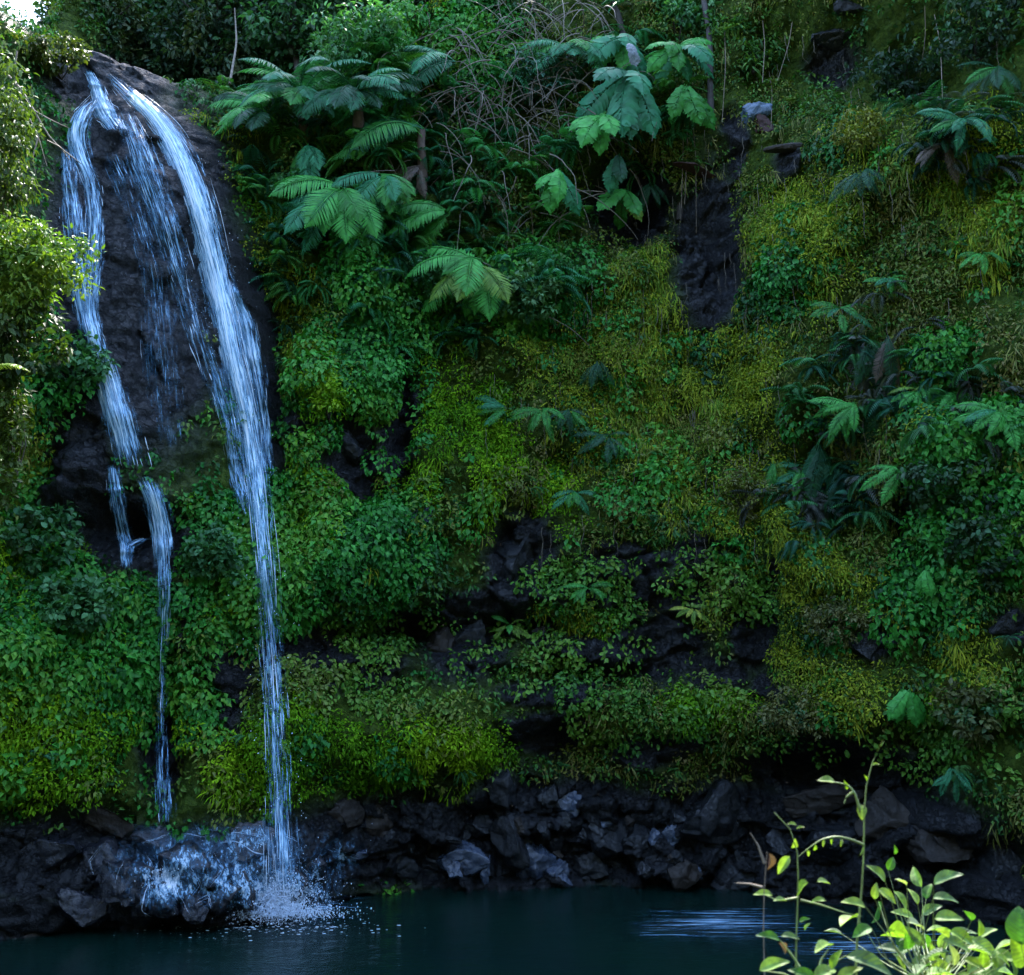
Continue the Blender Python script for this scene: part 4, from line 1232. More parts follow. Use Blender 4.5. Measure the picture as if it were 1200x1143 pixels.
for k, (px, py, col, s, lab, az, v) in enumerate([
        (588, 484, ['mid', 'teal'], .75, 'grey green fern arching left in mid wall', (-220, -110), (1, 2)), (632, 488, ['bright', 'mid'], .7, 'small drooping fern in the middle of three in mid wall', (-190, -10), (1, 2, 3)),
        (668, 485, ['dark', 'mid'], .65, 'dark leaved fern at the right of three in mid wall', (-170, 0), (2, 3)), (710, 515, ['dark'], .7, 'nearly black fern under the yellow moss column', (-190, 0), (1, 2)),
        (705, 425, ['dark'], .6, 'dark fern tuft in the yellow moss column', (-150, -30), (3, 4)), (675, 585, ['mid', 'teal'], .6, 'green fern over the dark streak in mid wall', (-170, -20), (1, 2)),
        (1015, 412, ['dark', 'pale'], 1.15, 'grey hanging fern at the top of the hanging fern column', (-130, -50), (4, 4, 3)), (1046, 405, ['dark', 'dead'], .95, 'dull grey fern right of the top hanging fern', (-120, -50), (4, 3)),
        (1036, 478, ['dark', 'blue'], 1.15, 'dark hanging fern in the upper right of the column', (-130, -50), (4, 4)), (1008, 480, ['bright', 'mid'], .9, 'bright green fern leaning over the hanging column', (-200, -90), (2, 3)),
        (966, 512, ['dark', 'mid', 'blue'], 1.25, 'long grey green hanging fern left in the hanging column', (-140, -50), (4, 4, 3)), (935, 550, ['teal', 'bright'], .8, 'teal fern at the left foot of the hanging column', (-200, -60), (2, 3)),
        (958, 578, ['bright', 'teal'], .95, 'bright teal fern at the bottom of the hanging column', (-190, -40), (2, 3, 4)), (1000, 552, ['dark', 'blue'], 1.0, 'darkest hanging fern near the bottom of the column', (-140, -40), (4, 3)),
        (1062, 545, ['bright', 'lime'], .8, 'light green fern right of the hanging column', (-210, -20), (1, 2)), (906, 545, ['lime', 'mid'], .8, 'single upright lime frond left of the hanging column', (-120, -60), (4, 3)),
        (1118, 455, ['lime', 'bright'], .85, 'lime green fern spread flat on the right wall', (-190, 0), (1, 2)), (1075, 462, ['lime', 'bright'], .7, 'lime fern left of the flat spread one', (-190, -20), (1, 2)),
        (1135, 150, ['mid', 'teal'], .9, 'grey green fern high on the right wall', (-200, 0), (1, 2)), (1110, 165, ['dark', 'dead'], .8, 'dull dark fern below the high right fern', (-170, -30), (3, 2)),
        (1010, 215, ['dark'], .8, 'dark fern clump beside the yellow green moss bank', (-160, -30), (3, 2)), (985, 372, ['mid', 'teal'], .7, 'small teal fern above the hanging column', (-190, 0), (1, 2)),
        (1050, 335, ['bright', 'teal'], .55, 'tiny bright fern on the olive wall', (-190, 0), (1, 2)), (1155, 300, ['mid', 'bright'], .6, 'small green fern at right under olive cushions', (-190, 0), (1, 2)),
        (1175, 500, ['teal', 'bright'], .8, 'teal fern at the right edge over dark creeper', (-210, -60), (1, 2)), (1180, 90, ['dark', 'mid'], .9, 'dark fern in the top right corner', (-200, -60), (2, 3)),
        (1130, 905, ['teal'], .5, 'teal fern hanging low at the right', (-170, -10), (2, 3)), (595, 740, ['lime', 'bright'], .5, 'bright lime fern sprouting beside the tall block', (-200, 20), (0, 1, 2)),
        (690, 690, ['bright', 'mid'], .5, 'small bright fern above the herb covered rocks', (-200, 20), (1, 2)), (865, 555, ['mid', 'lime'], .45, 'little fern in the olive moss slope', (-190, 0), (1, 2)),
        (815, 715, ['lime', 'yellow'], .45, 'yellowish fern tuft on the dark lower rocks', (-190, 0), (1, 2)), (770, 215, ['dark'], .6, 'black green fern in the hollow shade', (-160, -20), (3, 4))]):
    fern('fern', lab, 'fern', px, py, col, s, az, 7, 'fern', v, 40 + k, .3, GM)

def fern_mass(weight, n, pal, size, seed, per=6):
    rg = np.random.default_rng(seed)
    cp, cn, _ = pick(weight, n)
    own = np.repeat(np.arange(n), per)
    m = len(own)
    k = 15
    t = np.linspace(.08, 1, k)
    az = R(-90) + rg.uniform(-1.6, 1.6, m)
    pit = rg.uniform(-.3, .9, m)
    L = size[0] + (size[1] - size[0]) * rg.random(n)[own] * rg.uniform(.7, 1.1, m)
    ang = pit[:, None] - t[None] ** 1.2 * rg.uniform(.9, 1.8, m)[:, None]
    h = np.stack([np.cos(az), np.sin(az), 0 * az], 1)
    st = np.cumsum(np.cos(ang), 1) / k
    sz = np.cumsum(np.sin(ang), 1) / k
    P = cp[own][:, None] + cn[own][:, None] * .1 + (h[:, None] * st[..., None] + np.array([0, 0, 1.0]) * sz[..., None]) * L[:, None, None]
    T_ = h[:, None] * np.cos(ang)[..., None] + np.array([0, 0, 1.0]) * np.sin(ang)[..., None]
    sd_ = np.stack([-np.sin(az), np.cos(az), 0 * az], 1)[:, None] + np.array([0, 0, 0])
    prof = np.sin(t * math.pi * .85 + .3) ** .8
    c = np.asarray(pal, float)[rg.integers(0, len(pal), n)][own] * rg.uniform(.7, 1.3, (m, 1))
    parts = []
    for side in (-1, 1):
        d = unit(T_ * .6 + side * sd_ - np.array([0, 0, .3]))
        nr = np.cross(sd_ + 0 * T_, T_)
        ln = (L[:, None] * prof[None] * .26).ravel()
        parts.append(leaves(P.reshape(-1, 3), d.reshape(-1, 3), np.abs(nr.reshape(-1, 3)) * np.array([0, 0, 1]) + nr.reshape(-1, 3) * .3 + np.array([0, -.3, .4]), ln, (L[:, None] * .05 + 0 * prof[None]).ravel(), np.repeat(c, k, 0), cup=.05, droop=.2))
    return merge(*parts)


ferny = np.maximum.reduce([blob(400, 200, 120, 120, soft=1), blob(530, 260, 110, 120, soft=1), blob(730, 130, 70, 90, soft=1), blob(330, 290, 50, 70, soft=1)]) * grow
column = np.maximum.reduce([blob(1020, 450, 60, 80, soft=1), blob(965, 550, 60, 80, soft=1), blob(1130, 470, 70, 50, soft=1), blob(1130, 160, 70, 50, soft=1)])
V, T, C = merge(fern_mass(ferny, 420, [(.020, .120, .046), (.034, .175, .050), (.014, .080, .040), (.05, .17, .030)], (.45, 1.0), 1, 7),
                fern_mass(column, 110, [(.010, .045, .030), (.016, .080, .045), (.03, .13, .04), (.05, .06, .05)], (.4, .85), 2),
                fern_mass(grow * tex, 420, [(.03, .12, .03), (.05, .15, .03), (.10, .16, .03), (.016, .08, .03)], (.18, .42), 3))
o = link('fern_undergrowth', mesh_np('fern_undergrowth', V, tris=T, mats=M_COVER, cols=C))
tag(o, 'mass of small ferns filling the wall between the larger plants', 'ferns', kind='stuff')

# ------------------------------------------------------------------ shrubs on the cliff and trees above it


def foliage(cen, rad, ncl, per, Lr, wr, pal, seed, kind='oval', hang=.35, hollow=.5, crad=(.14, .36)):
    """crown: leaf clusters spread through an uneven volume"""
    rg = np.random.default_rng(seed)
    d = unit(rg.normal(size=(ncl, 3)))
    q = d * (hollow + (1 - hollow) * rg.random((ncl, 1))) * (1 + .30 * fbm(d[:, 0] * 1.7 + seed, d[:, 1] * 1.7, d[:, 2] * 1.7, 2, seed)[:, None])
    cc = np.asarray(cen) + q * np.asarray(rad)
    r = (crad[0] + (crad[1] - crad[0]) * rg.random(ncl)) * float(np.mean(rad))
    own = np.repeat(np.arange(ncl), per)
    n = len(own)
    v = unit(rg.normal(size=(n, 3)))
    pos = cc[own] + v * r[own][:, None] * (.35 + .65 * rg.random((n, 1))) * np.array([1, 1, .7])
    nor = unit(v + np.array([0, -.1, .7]) + .4 * rg.normal(size=(n, 3)))
    dv = unit(v * .8 + np.array([0, 0, -hang]) + .5 * rg.normal(size=(n, 3)))
    L = Lr[0] + (Lr[1] - Lr[0]) * rg.random(n)
    pal = np.asarray(pal, float)
    f = np.clip(rg.random(ncl)[own] + .15 * rg.normal(size=n), 0, .999) * (len(pal) - 1)
    k = f.astype(int)
    c = pal[k] * (1 - (f - k))[:, None] + pal[np.minimum(k + 1, len(pal) - 1)] * (f - k)[:, None]
    c = c * (.8 + .4 * rg.random((n, 1)))
    V, T, C = leaves(pos, dv, nor, L, L * wr, c, kind=kind)
    return (V, T, C), cc


def limbs(root, cc, k, r0, seed, sway=.15):
    rg = np.random.default_rng(seed)
    out = []
    for i in rg.choice(len(cc), min(k, len(cc)), replace=False):
        a, b = np.asarray(root), cc[i]
        m = (a * .55 + b * .45) + rg.normal(size=3) * sway * np.linalg.norm(b - a) * .5 + np.array([0, 0, .1 * np.linalg.norm(b - a)])
        out.append((smooth_path(np.array([a, m, b]), 9), np.linspace(r0, r0 * .25, 9)))
    return out


def shrub(name, label, cat, px, py, rad, ncl, per, Lr, wr, pal, seed, out=.3, mat=None, group=None, loc=None, stem=M_BARK, kind='oval', hang=.35, crad=(.14, .36), hollow=.5, sr=.014):
    if loc is None:
        p, n = surf(px, py, out)
    else:
        p = np.asarray(loc, float)
    t = thing(name, Vector(p), label, cat, group)
    (V, T, C), cc = foliage((0, 0, 0), rad, ncl, per, Lr, wr, pal, seed, kind, hang, hollow, crad)
    link('foliage', mesh_np('foliage', V, tris=T, mats=mat or M_CROWN, cols=C), t)
    tv, tq = tubes(limbs((0, out * .9 + .15, -rad[2] * .8), cc, 12, sr, seed), 5)
    link('stem', mesh_np('stem', tv, quads=tq, mats=stem, smooth=True), t)
    return t


PG = [(.020, .085, .030), (.040, .140, .045), (.060, .170, .055)]
PD = [(.008, .026, .012), (.015, .045, .020), (.030, .065, .025)]
PO = [(.040, .050, .014), (.075, .085, .022), (.110, .105, .030)]
PB = [(.10, .17, .02), (.17, .25, .035), (.24, .30, .06)]
GS = 'bushes growing out of the cliff'
SH = [('round bush with pale green leaves under the hanging vines', 615, 345, (.85, .6, .55), 60, 34, (.08, .15), .5, [(.03, .10, .03), (.06, .16, .05), (.08, .17, .07)]),
      ('bright mid green bush at the top between tree ferns', 430, 62, (1.1, .8, .8), 70, 34, (.08, .16), .5, PG), ('bluish bush tangled with vines at the top centre', 625, 100, (1.0, .7, .6), 60, 30, (.08, .15), .5, [(.02, .07, .045), (.035, .11, .065)]),
      ('dark bush left of the dark tree fern', 300, 95, (.8, .6, .7), 50, 30, (.08, .15), .5, PG[:2] + PD[1:]), ('green bush over the falls right shoulder', 345, 235, (.8, .5, .35), 40, 30, (.06, .12), .55, PG),
      ('small bush with light leaves below the bright tree fern', 470, 335, (.8, .5, .5), 46, 30, (.07, .14), .6, PG), ('olive bush among the hanging vines', 560, 245, (.6, .5, .8), 40, 30, (.06, .12), .5, PO[:2] + PG[:1]),
      ('dark leafy bush at the right edge over the creeper', 1165, 640, (.7, .5, .7), 44, 34, (.07, .14), .6, PD + PG[:1]), ('dark green bush on the right wall under the lime fern', 1120, 560, (.9, .5, .6), 56, 34, (.06, .13), .6, PD[1:] + PG[:1]),
      ('yellow olive bush low on the right wall', 985, 730, (.7, .4, .45), 44, 34, (.05, .10), .4, PO), ('leafy bush hanging above the undercut rock', 945, 830, (.8, .45, .4), 46, 34, (.05, .10), .45, PO[1:] + PG[:1]),
      ('bright yellow green tuft in the top right moss', 1010, 165, (.55, .4, .4), 34, 30, (.06, .11), .4, [(.11, .12, .015), (.16, .17, .02)]), ('trailing bush at the right edge low down', 1150, 820, (.6, .4, .5), 36, 28, (.07, .14), .55, PO[:2] + PG[:1]),
      ('dark bush in the top right hollow', 1080, 95, (1.0, .6, .6), 50, 30, (.08, .15), .5, PD), ('shaded bush at the far top right corner', 1170, 30, (1.1, .7, .7), 56, 30, (.08, .16), .5, PD + PG[:1]),
      ('small green bush on the left ledge by the lower stream', 245, 655, (.6, .4, .5), 36, 30, (.07, .13), .7, PG[:2]), ('grey green bush at the left edge above the lime moss', 40, 640, (.8, .6, .7), 50, 34, (.08, .15), .7, PG[:2] + PD[2:]),
      ('leafy bush below the bare left rock', 75, 720, (.8, .5, .5), 46, 32, (.08, .15), .7, PG), ('green bush left of the falls under the bright branch', 75, 432, (.7, .6, .5), 46, 34, (.08, .15), .6, PG),
      ('yellow green bush on the rock left of the head of the falls', 48, 72, (.6, .5, .35), 40, 30, (.07, .13), .5, [(.03, .05, .01), (.06, .08, .015)]),
      ('lime green bush in the mossy strip left of the dark streak', 376, 460, (.3, .3, .6), 30, 34, (.05, .10), .55, P_LIME[1:]), ('olive cushion bush in mid right wall', 890, 590, (.7, .4, .5), 46, 36, (.05, .09), .4, PO + P_YELL[1:2])]
for k, (lab, px, py, rad, ncl, per, Lr, wr, pal) in enumerate(SH):
    shrub('bush', lab, 'bush', px, py, rad, ncl, per, Lr, wr, pal, 700 + k, .35, group=GS)

# trees and tall growth above the lip of the cliff
GTR = 'trees above the cliff'


def tree(label, px, py, Y, rad, ncl, per, Lr, wr, pal, seed, tr=.12, lean=0.0, kind='oval', crad=(.14, .34)):
    c = at(px, py, Y)
    # stand it on the slope below the crown
    gz = np.interp(Y, bil(YC, np.full(400, c[0]), np.linspace(14, 27, 400)), np.linspace(14, 27, 400))
    base = np.array([c[0] + lean, Y, min(gz, c[2] - rad[2] * .6) - .3])
    t = thing('tree', Vector(base), label, 'tree', GTR)
    (V, T, C), cc = foliage(c - base, rad, ncl, per, Lr, wr, pal, seed, kind, .35, .35, crad)
    cr = link('crown', mesh_np('crown', V, tris=T, mats=M_CROWN, cols=C), t)
    tp = smooth_path(np.array([[0, 0, 0], (c - base) * .4 + np.array([.15, 0, 0]), (c - base) + np.array([0, 0, -.1 * rad[2]])]), 12)
    tv, tq = tubes([(tp, np.linspace(tr, tr * .45, 12))] + limbs(tp[8], cc, 14, tr * .4, seed), 7)
    link('trunk', mesh_np('trunk', tv, quads=tq, mats=M_BARK, smooth=True), t)


tree('dark tree behind the lip of the falls with bluish leaves', 165, -10, 25.0, (2.2, 1.2, 2.2), 190, 34, (.13, .24), .5, PD + PG[:1], 901)
tree('olive dark tree between the falls and the bright bush', 262, 35, 24.2, (1.6, 1.0, 1.9), 150, 32, (.11, .2), .45, PD + PO[:1], 902)
tree('green tree at the top above the dark tree fern', 345, 20, 23.9, (1.7, 1.0, 1.9), 150, 34, (.12, .22), .5, PD[1:] + PG, 903)
tree('yellow green branchy tree over the stream head at the top left', 78, 50, 23.8, (.95, .7, .5), 60, 30, (.10, .18), .55, PO[1:] + PB[:2], 904, .06)
tree('darker tree at the top left beside the gap of sky', 108, 5, 24.6, (1.25, 1.0, 1.5), 120, 32, (.12, .2), .5, PD + PO[:1], 905)
tree('deep green tree filling the gap behind the lip of the falls', 215, 20, 26.0, (2.2, 1.2, 2.6), 190, 34, (.14, .26), .5, PD[1:] + PG[:1], 912)
tree('dark leafy tree overhanging the rock lip left of the main stream', 112, 42, 24.0, (1.5, .8, .95), 170, 34, (.11, .2), .5, PD[1:] + PO[:1], 918)
tree('low dark tree right behind the head of the main stream', 185, 72, 24.4, (1.3, .8, .7), 90, 32, (.11, .2), .5, PD, 913)
tree('tall tree behind the green tree over the dark tree fern', 400, -20, 24.6, (2.2, 1.2, 2.2), 170, 34, (.14, .26), .5, PD + PG[:1], 914)
tree('dark tree behind the bright bush, cut by the top edge', 520, 0, 23.6, (1.8, 1.0, 1.5), 130, 32, (.12, .22), .5, PD + PG[:1], 906)
tree('dark tree at the top behind the big leaves', 680, 10, 24.0, (1.4, .9, .8), 80, 32, (.12, .2), .5, PD, 907)
tree('bright leaved slender tree at the top over the wet blue stone', 880, 45, 22.3, (.85, .6, .9), 60, 30, (.14, .28), .22, [(.03, .10, .02), (.06, .17, .03), (.13, .21, .03)], 908, .05)
tree('green tree crown cut by the top edge left of the bark trunk', 790, 25, 22.8, (.9, .6, .9), 70, 32, (.10, .18), .5, PG, 909, .08)
tree('dark tree hanging over the top right hollow', 1110, 25, 21.0, (1.7, 1.0, .9), 120, 32, (.12, .2), .5, PD, 910)
tree('darkest tree at the top between rock and corner', 1020, 10, 21.8, (1.3, .9, .9), 90, 32, (.12, .2), .5, PD[:2], 911)
tree('tall dark tree rising over the right corner of the wall', 1170, 0, 20.5, (1.4, .9, 1.2), 110, 32, (.12, .2), .5, PD, 915)
tree('shaded tree behind the slender bright one at the top', 930, 5, 23.6, (1.4, .9, 1.0), 90, 32, (.12, .2), .5, PD[:2] + PG[:1], 916)

# ------------------------------------------------------------------ hanging vines, roots and trunks
rg = np.random.default_rng(77)
paths = []
for k in range(300):
    px, py = rg.normal(595, 62), rg.normal(120, 75)
    if rg.random() < .25:
        px, py = rg.uniform(500, 700), rg.uniform(15, 130)
    p, n = surf(px, py, .35 + .5 * rg.random())
    ln = rg.uniform(.5, 2.0)
    h = rg.normal(size=3) * np.array([.8, .3, .3])
    h[2] = abs(h[2]) * .6 - .2
    pts = [p]
    for j in range(9):
        h = h + np.array([.12 * rg.normal(), .05 * rg.normal(), -.16])
        p = p + unit(h) * ln / 9
        pts.append(p)
    paths.append((np.array(pts), np.linspace(.012, .004, 10) * rg.uniform(.7, 1.5)))
tv, tq = tubes(paths, 4)
o = link('dry_vines', mesh_np('dry_vines', tv, quads=tq, mats=M_TWIG))
tag(o, 'tangle of dry grey brown vines draped over the top centre', 'vines', kind='stuff')
paths = []
for k in range(260):
    px, py = rg.uniform(560, 1190), rg.uniform(40, 640)
    p, n = surf(px, py, .12 + .12 * rg.random())
    ln = rg.uniform(.25, .9)
    pts = [p + np.array([.05 * rg.normal() * j / 5, -.01 * j, -ln * j / 5]) for j in range(6)]
    paths.append((np.array(pts), np.linspace(.008, .003, 6)))
tv, tq = tubes(paths, 3)
o = link('hanging_rootlets', mesh_np('hanging_rootlets', tv, quads=tq, mats=M_TWIG))
tag(o, 'thin dry rootlets hanging down the right wall', 'rootlets', kind='stuff')
GRT = 'pale roots hanging down the wall'
for k, (a, b, lab, r) in enumerate([((801, 150), (805, 250), 'left one of three pale roots hanging in the black hollow', .016), ((807, 160), (810, 245), 'middle one of three pale roots hanging in the black hollow', .018), ((813, 165), (817, 285), 'longest of three pale roots hanging in the black hollow', .012),
                                    ((854, 70), (855, 155), 'pale root beside the bark trunk left of the wet blue stone', .016), ((896, 60), (893, 118), 'pale stem coming down over the wet blue stone', .02), ((905, 120), (908, 165), 'short pale root right of the wet blue stone', .014),
                                    ((1088, 40), (1092, 105), 'left of two pale roots at the top right', .014), ((1100, 50), (1106, 140), 'right of two pale roots at the top right', .016), ((933, 60), (912, 115), 'slanting pale branch right of the wet blue stone', .016)]):
    A, n = surf(a[0] - 2, a[1] - 34, .12)
    Bp, n = surf(*b, .40)
    r *= .62
    tv, tq = tubes([(smooth_path(np.array([A, A * .6 + Bp * .4 + np.array([.04, -.05, 0]), Bp]), 12), np.linspace(r, r * .6, 12))], 6)
    o = link('hanging_root', mesh_np('hanging_root', tv - A, quads=tq, mats=M_PALE, smooth=True), loc=Vector(A))
    tag(o, lab, 'root', GRT)
for a, b, lab, r in [((828, -20), (832, 140), 'dark bark covered trunk coming down from the top left of the bright slender tree', .07), ((700, -10), (735, 60), 'leaning dark trunk behind the big leaves at the top', .07)]:
    A, n = surf(*a, .3)
    Bp, n = surf(*b, .2)
    tv, tq = tubes([(smooth_path(np.array([A, (A + Bp) / 2 + np.array([.08, -.1, 0]), Bp]), 14), np.linspace(r * .8, r, 14) * (1 + .15 * rg.normal(size=14)))], 8)
    t = thing('vine_clad_tree', Vector(A), lab, 'tree')
    link('trunk', mesh_np('trunk', tv - A, quads=tq, mats=M_BARK, smooth=True), t)
for a, b, lab in [((268, 110), (275, 10), 'thin bare stem at the top right of the falls'), ((300, 120), (308, 15), 'thin bare stem beside the first one above the dark tree fern'), ((330, 90), (350, 8), 'thin slanting stem above the dark tree fern')]:
    A, Bp = surf(*a, .2)[0], at(*b, 23.5)
    tv, tq = tubes([(smooth_path(np.array([A, (A + Bp) / 2 + np.array([.1, 0, .05]), Bp]), 12), np.linspace(.03, .016, 12))], 6)
    o = link('thin_stem', mesh_np('thin_stem', tv - A, quads=tq, mats=M_TWIG, smooth=True), loc=Vector(A))
    tag(o, lab, 'stem', 'thin stems above the falls')

# sunlit growth at the left edge, on the rib of rock nearer the viewer
shrub('overhanging_bush', 'sunlit yellow green bush with drooping leaf sprays left of the falls', 'bush', 0, 0, (.9, .7, .68), 130, 46, (.055, .11), .42, [(.04, .09, .010), (.09, .165, .015), (.15, .215, .025)], 801, loc=at(18, 312, 13.5), stem=M_TWIG, hollow=.3)
shrub('overhanging_bush', 'pale sunlit bush with fine hanging leaves at the upper left edge', 'bush', 0, 0, (.50, .6, 1.5), 90, 44, (.06, .13), .34, [(.028, .052, .008), (.052, .09, .013), (.08, .115, .024)], 802, loc=at(-8, 180, 13.5), stem=M_TWIG, hang=.9, hollow=.3)
shrub('overhanging_bush', 'dull green bush under the sunlit one at the left edge', 'bush', 0, 0, (.75, .7, .7), 70, 40, (.07, .15), .5, [(.015, .04, .008), (.03, .06, .01), (.05, .08, .015)], 803, loc=at(8, 400, 13.9), stem=M_TWIG, hollow=.3)
shrub('overhanging_bush', 'olive bush running down the left edge beside the bare rock', 'bush', 0, 0, (.40, .6, 1.0), 60, 40, (.06, .12), .5, [(.03, .06, .006), (.065, .105, .010)], 804, loc=at(2, 500, 14.2), stem=M_TWIG, hollow=.3)
tp = at(-18, 436, 13.0)
t = thing('fern', Vector(tp), 'single pale sunlit frond poking in from the left edge', 'fern')
o = link('frond', frond_mesh('frond', FERN['yellow'], 28, 70, 30, .16, .03, .35, seed=3), t)
o.rotation_euler = (0, 0, R(-12))
o.scale = (.68, .68, .68)
paths = []
for k, v in enumerate([[(5, 85), (22, 100), (40, 130), (60, 165), (95, 192)], [(18, 95), (30, 130), (45, 160), (55, 195)], [(40, 130), (58, 140), (80, 150)], [(45, 160), (38, 185), (42, 205)], [(20, 60), (16, 90), (22, 105)], [(55, 165), (70, 172), (82, 188)], [(62, 410), (58, 440), (66, 470)], [(70, 400), (88, 425), (100, 450)]][:6]):
    paths.append((smooth_path(np.array([at(a, b, 14.5 + .1 * math.sin(k + i)) for i, (a, b) in enumerate(v)]), 12), np.linspace(.022, .006, 12) * (1 if k == 0 else .6)))
tv, tq = tubes(paths, 5)
o = link('bare_branch', mesh_np('bare_branch', tv, quads=tq, mats=M_PALE, smooth=True))
tag(o, 'pale leafless branch reaching over the left stream at the top left', 'branch')

# ------------------------------------------------------------------ sunlit plants on the near bank, lower right
FC = {'bright': (.115, .20, .022), 'mid': (.045, .13, .016), 'pale': (.14, .23, .050), 'white': (.24, .30, .13), 'dark': (.018, .07, .012), 'lime': (.15, .225, .040), 'grey': (.085, .15, .05)}


def big_leaf(name, parent, px, py, Lpx, ang, Y, col, wr=.42, tilt=.5, seed=0, fold=.16, droop=.25):
    """one oval leaf centred at a place of the photograph, lying in real space"""
    rg = np.random.default_rng(seed)
    c = at(px, py, Y)
    L = .82 * Lpx * Y / F_PX
    d = unit(np.array([math.cos(R(ang)), .45 * rg.normal(), math.sin(R(ang))]))
    up = unit(np.array([.35 * rg.normal(), -tilt, .8]))
    if abs(d @ up) > .9:
        up = np.array([0, -1.0, .2])
    s = unit(np.cross(d, up))
    nn = np.cross(s, d)
    m, w = 11, 7
    t = np.linspace(0, 1, m)
    prof = np.sin(np.clip(t, 0, 1) ** .8 * math.pi) ** .75 * (1 - .25 * t)
    prof[0], prof[-1] = .04, .01
    u = np.linspace(-1, 1, w)
    P = (d[None, None] * (t[:, None, None] - .5) * L + s[None, None] * (u[None, :, None] * prof[:, None, None] * wr * L * .55)
         + nn[None, None] * ((np.abs(u)[None, :, None] * prof[:, None, None] * fold - droop * (t[:, None, None] - .35) ** 2 + .012 * np.sin(9 * t[:, None, None] + 3 * u[None, :, None])) * L))
    i = np.arange(m - 1)[:, None] * w + np.arange(w - 1)[None]
    q = np.stack([i, i + 1, i + w + 1, i + w], -1).reshape(-1, 4)
    base = c - d * L * .5
    colr = np.array(FC[col]) * .64 * (.85 + .3 * rg.random())
    cc = np.tile(colr, (m * w, 1)).reshape(m, w, 3)
    cc[:, w // 2] *= 1.6
    cc *= (1 + .25 * rg.normal(size=(m, 1, 1)) * .5 + .12 * rg.normal(size=(m, w, 1)))
    cc = np.clip(cc, .004, .8)
    o = link(name, mesh_np(name, P.reshape(-1, 3) + c - np.array(parent.location), quads=q, mats=M_FORE, cols=cc.reshape(-1, 3), smooth=True, uv=np.stack([np.tile(u, m), np.repeat(t, w)], 1)), parent)
    return base


def stems(name, parent, lines, Y, r, mat=M_STEM, n=16):
    ps = []
    for v in lines:
        P3 = np.array([p if len(p) == 3 else at(p[0], p[1], Y) for p in v])
        ps.append((smooth_path(P3, n), np.linspace(r, r * .22, n)))
    tv, tq = tubes(ps, 6)
    return link(name, mesh_np(name, tv - np.array(parent.location), quads=tq, mats=mat, smooth=True), parent)


def gz_at(p):
    return float(np.interp(p[1], [-8, 2, 4.5, 8, 12.5], [3.2, 2.45, 2.1, .55, -.7]))


Yb = 2.9
root = at(1110, 1180, Yb)
root[2] = gz_at(root)
bush = thing('leafy_shrub', Vector(root), 'sunlit shrub with broad pale and lime leaves in the lower right foreground', 'shrub')
LV = [(1027, 1023, 32, 135, 'bright'), (1044, 1012, 20, 60, 'mid'), (1026, 1044, 22, 80, 'lime'), (1074, 1027, 32, 100, 'pale'), (1056, 1033, 20, 150, 'white'), (1111, 1029, 42, 27, 'grey'), (1027, 1070, 36, -95, 'dark'), (1000, 1059, 34, 165, 'lime'), (994, 1078, 40, 188, 'bright'),
      (1056, 1056, 30, -60, 'bright'), (1040, 1050, 28, -40, 'lime'), (1058, 1072, 32, 160, 'pale'), (1109, 1054, 36, -6, 'grey'), (1050, 1094, 54, -14, 'bright'), (1084, 1104, 26, -70, 'mid'), (1112, 1076, 38, 8, 'pale'), (1092, 1066, 30, 30, 'grey'), (1074, 1084, 34, -20, 'white'), (1100, 1090, 36, 170, 'pale'),
      (1130, 1094, 36, 10, 'grey'), (1122, 1108, 40, -20, 'pale'), (1148, 1087, 22, 80, 'bright'), (1154, 1112, 42, -35, 'pale'), (1096, 1120, 40, 200, 'grey'), (1120, 1130, 44, -10, 'lime'), (1150, 1132, 44, 20, 'pale'), (1080, 1136, 40, 190, 'mid'), (1170, 1128, 36, 60, 'grey'), (1134, 1072, 26, 130, 'mid'),
      (1062, 1112, 34, 200, 'mid'), (1040, 1112, 30, 170, 'dark'), (1010, 1092, 30, 200, 'mid'), (976, 1092, 24, 170, 'grey'), (1104, 1142, 46, 0, 'pale'), (1136, 1150, 48, 30, 'lime'), (1168, 1150, 46, -20, 'bright'), (1070, 1152, 46, 170, 'pale'), (1088, 1044, 24, 60, 'mid'), (1070, 1050, 24, 110, 'lime'), (1116, 1118, 30, 100, 'white'), (1140, 1104, 30, 150, 'pale')]
_r = np.random.default_rng(404)
for _k in range(24):
    LV.append((_r.uniform(1050, 1190), _r.uniform(1092, 1146), _r.uniform(26, 40), _r.uniform(-40, 220), ('pale', 'lime', 'grey', 'bright')[_k % 4]))
for _k in range(24):
    LV.append((_r.uniform(1030, 1190), 1148 - 78 * _r.random() ** 1.3, _r.uniform(16, 32), _r.uniform(-50, 230), ('mid', 'dark', 'bright', 'grey', 'lime', 'mid')[_k % 6]))
LV = [v for v in LV if v[1] > 1075 + (v[0] - 1100) * .1 or v in LV[:41]][:68]
hub = at(1090, 1160, Yb)
lines = []
for k, (px, py, L, a, c) in enumerate(LV):
    Y = Yb + .30 * math.sin(k * 2.4)
    b = big_leaf('leaf', bush, px, py, L, a, Y, c, wr=(.62 if c in ('dark', 'bright', 'mid') else .5), seed=k, tilt=.35 + .3 * math.sin(k * 1.3))
    lines.append([hub + np.array([.02 * math.sin(k), .05 * math.cos(k), 0]), (hub + b) / 2 + np.array([.02 * math.sin(k * 3), .03, -.02]), b])
stems('twig', bush, lines, Yb, .0021)
stems('stem', bush, [[root, root * .5 + hub * .5 + np.array([.03, 0, 0]), hub]], Yb, .012)

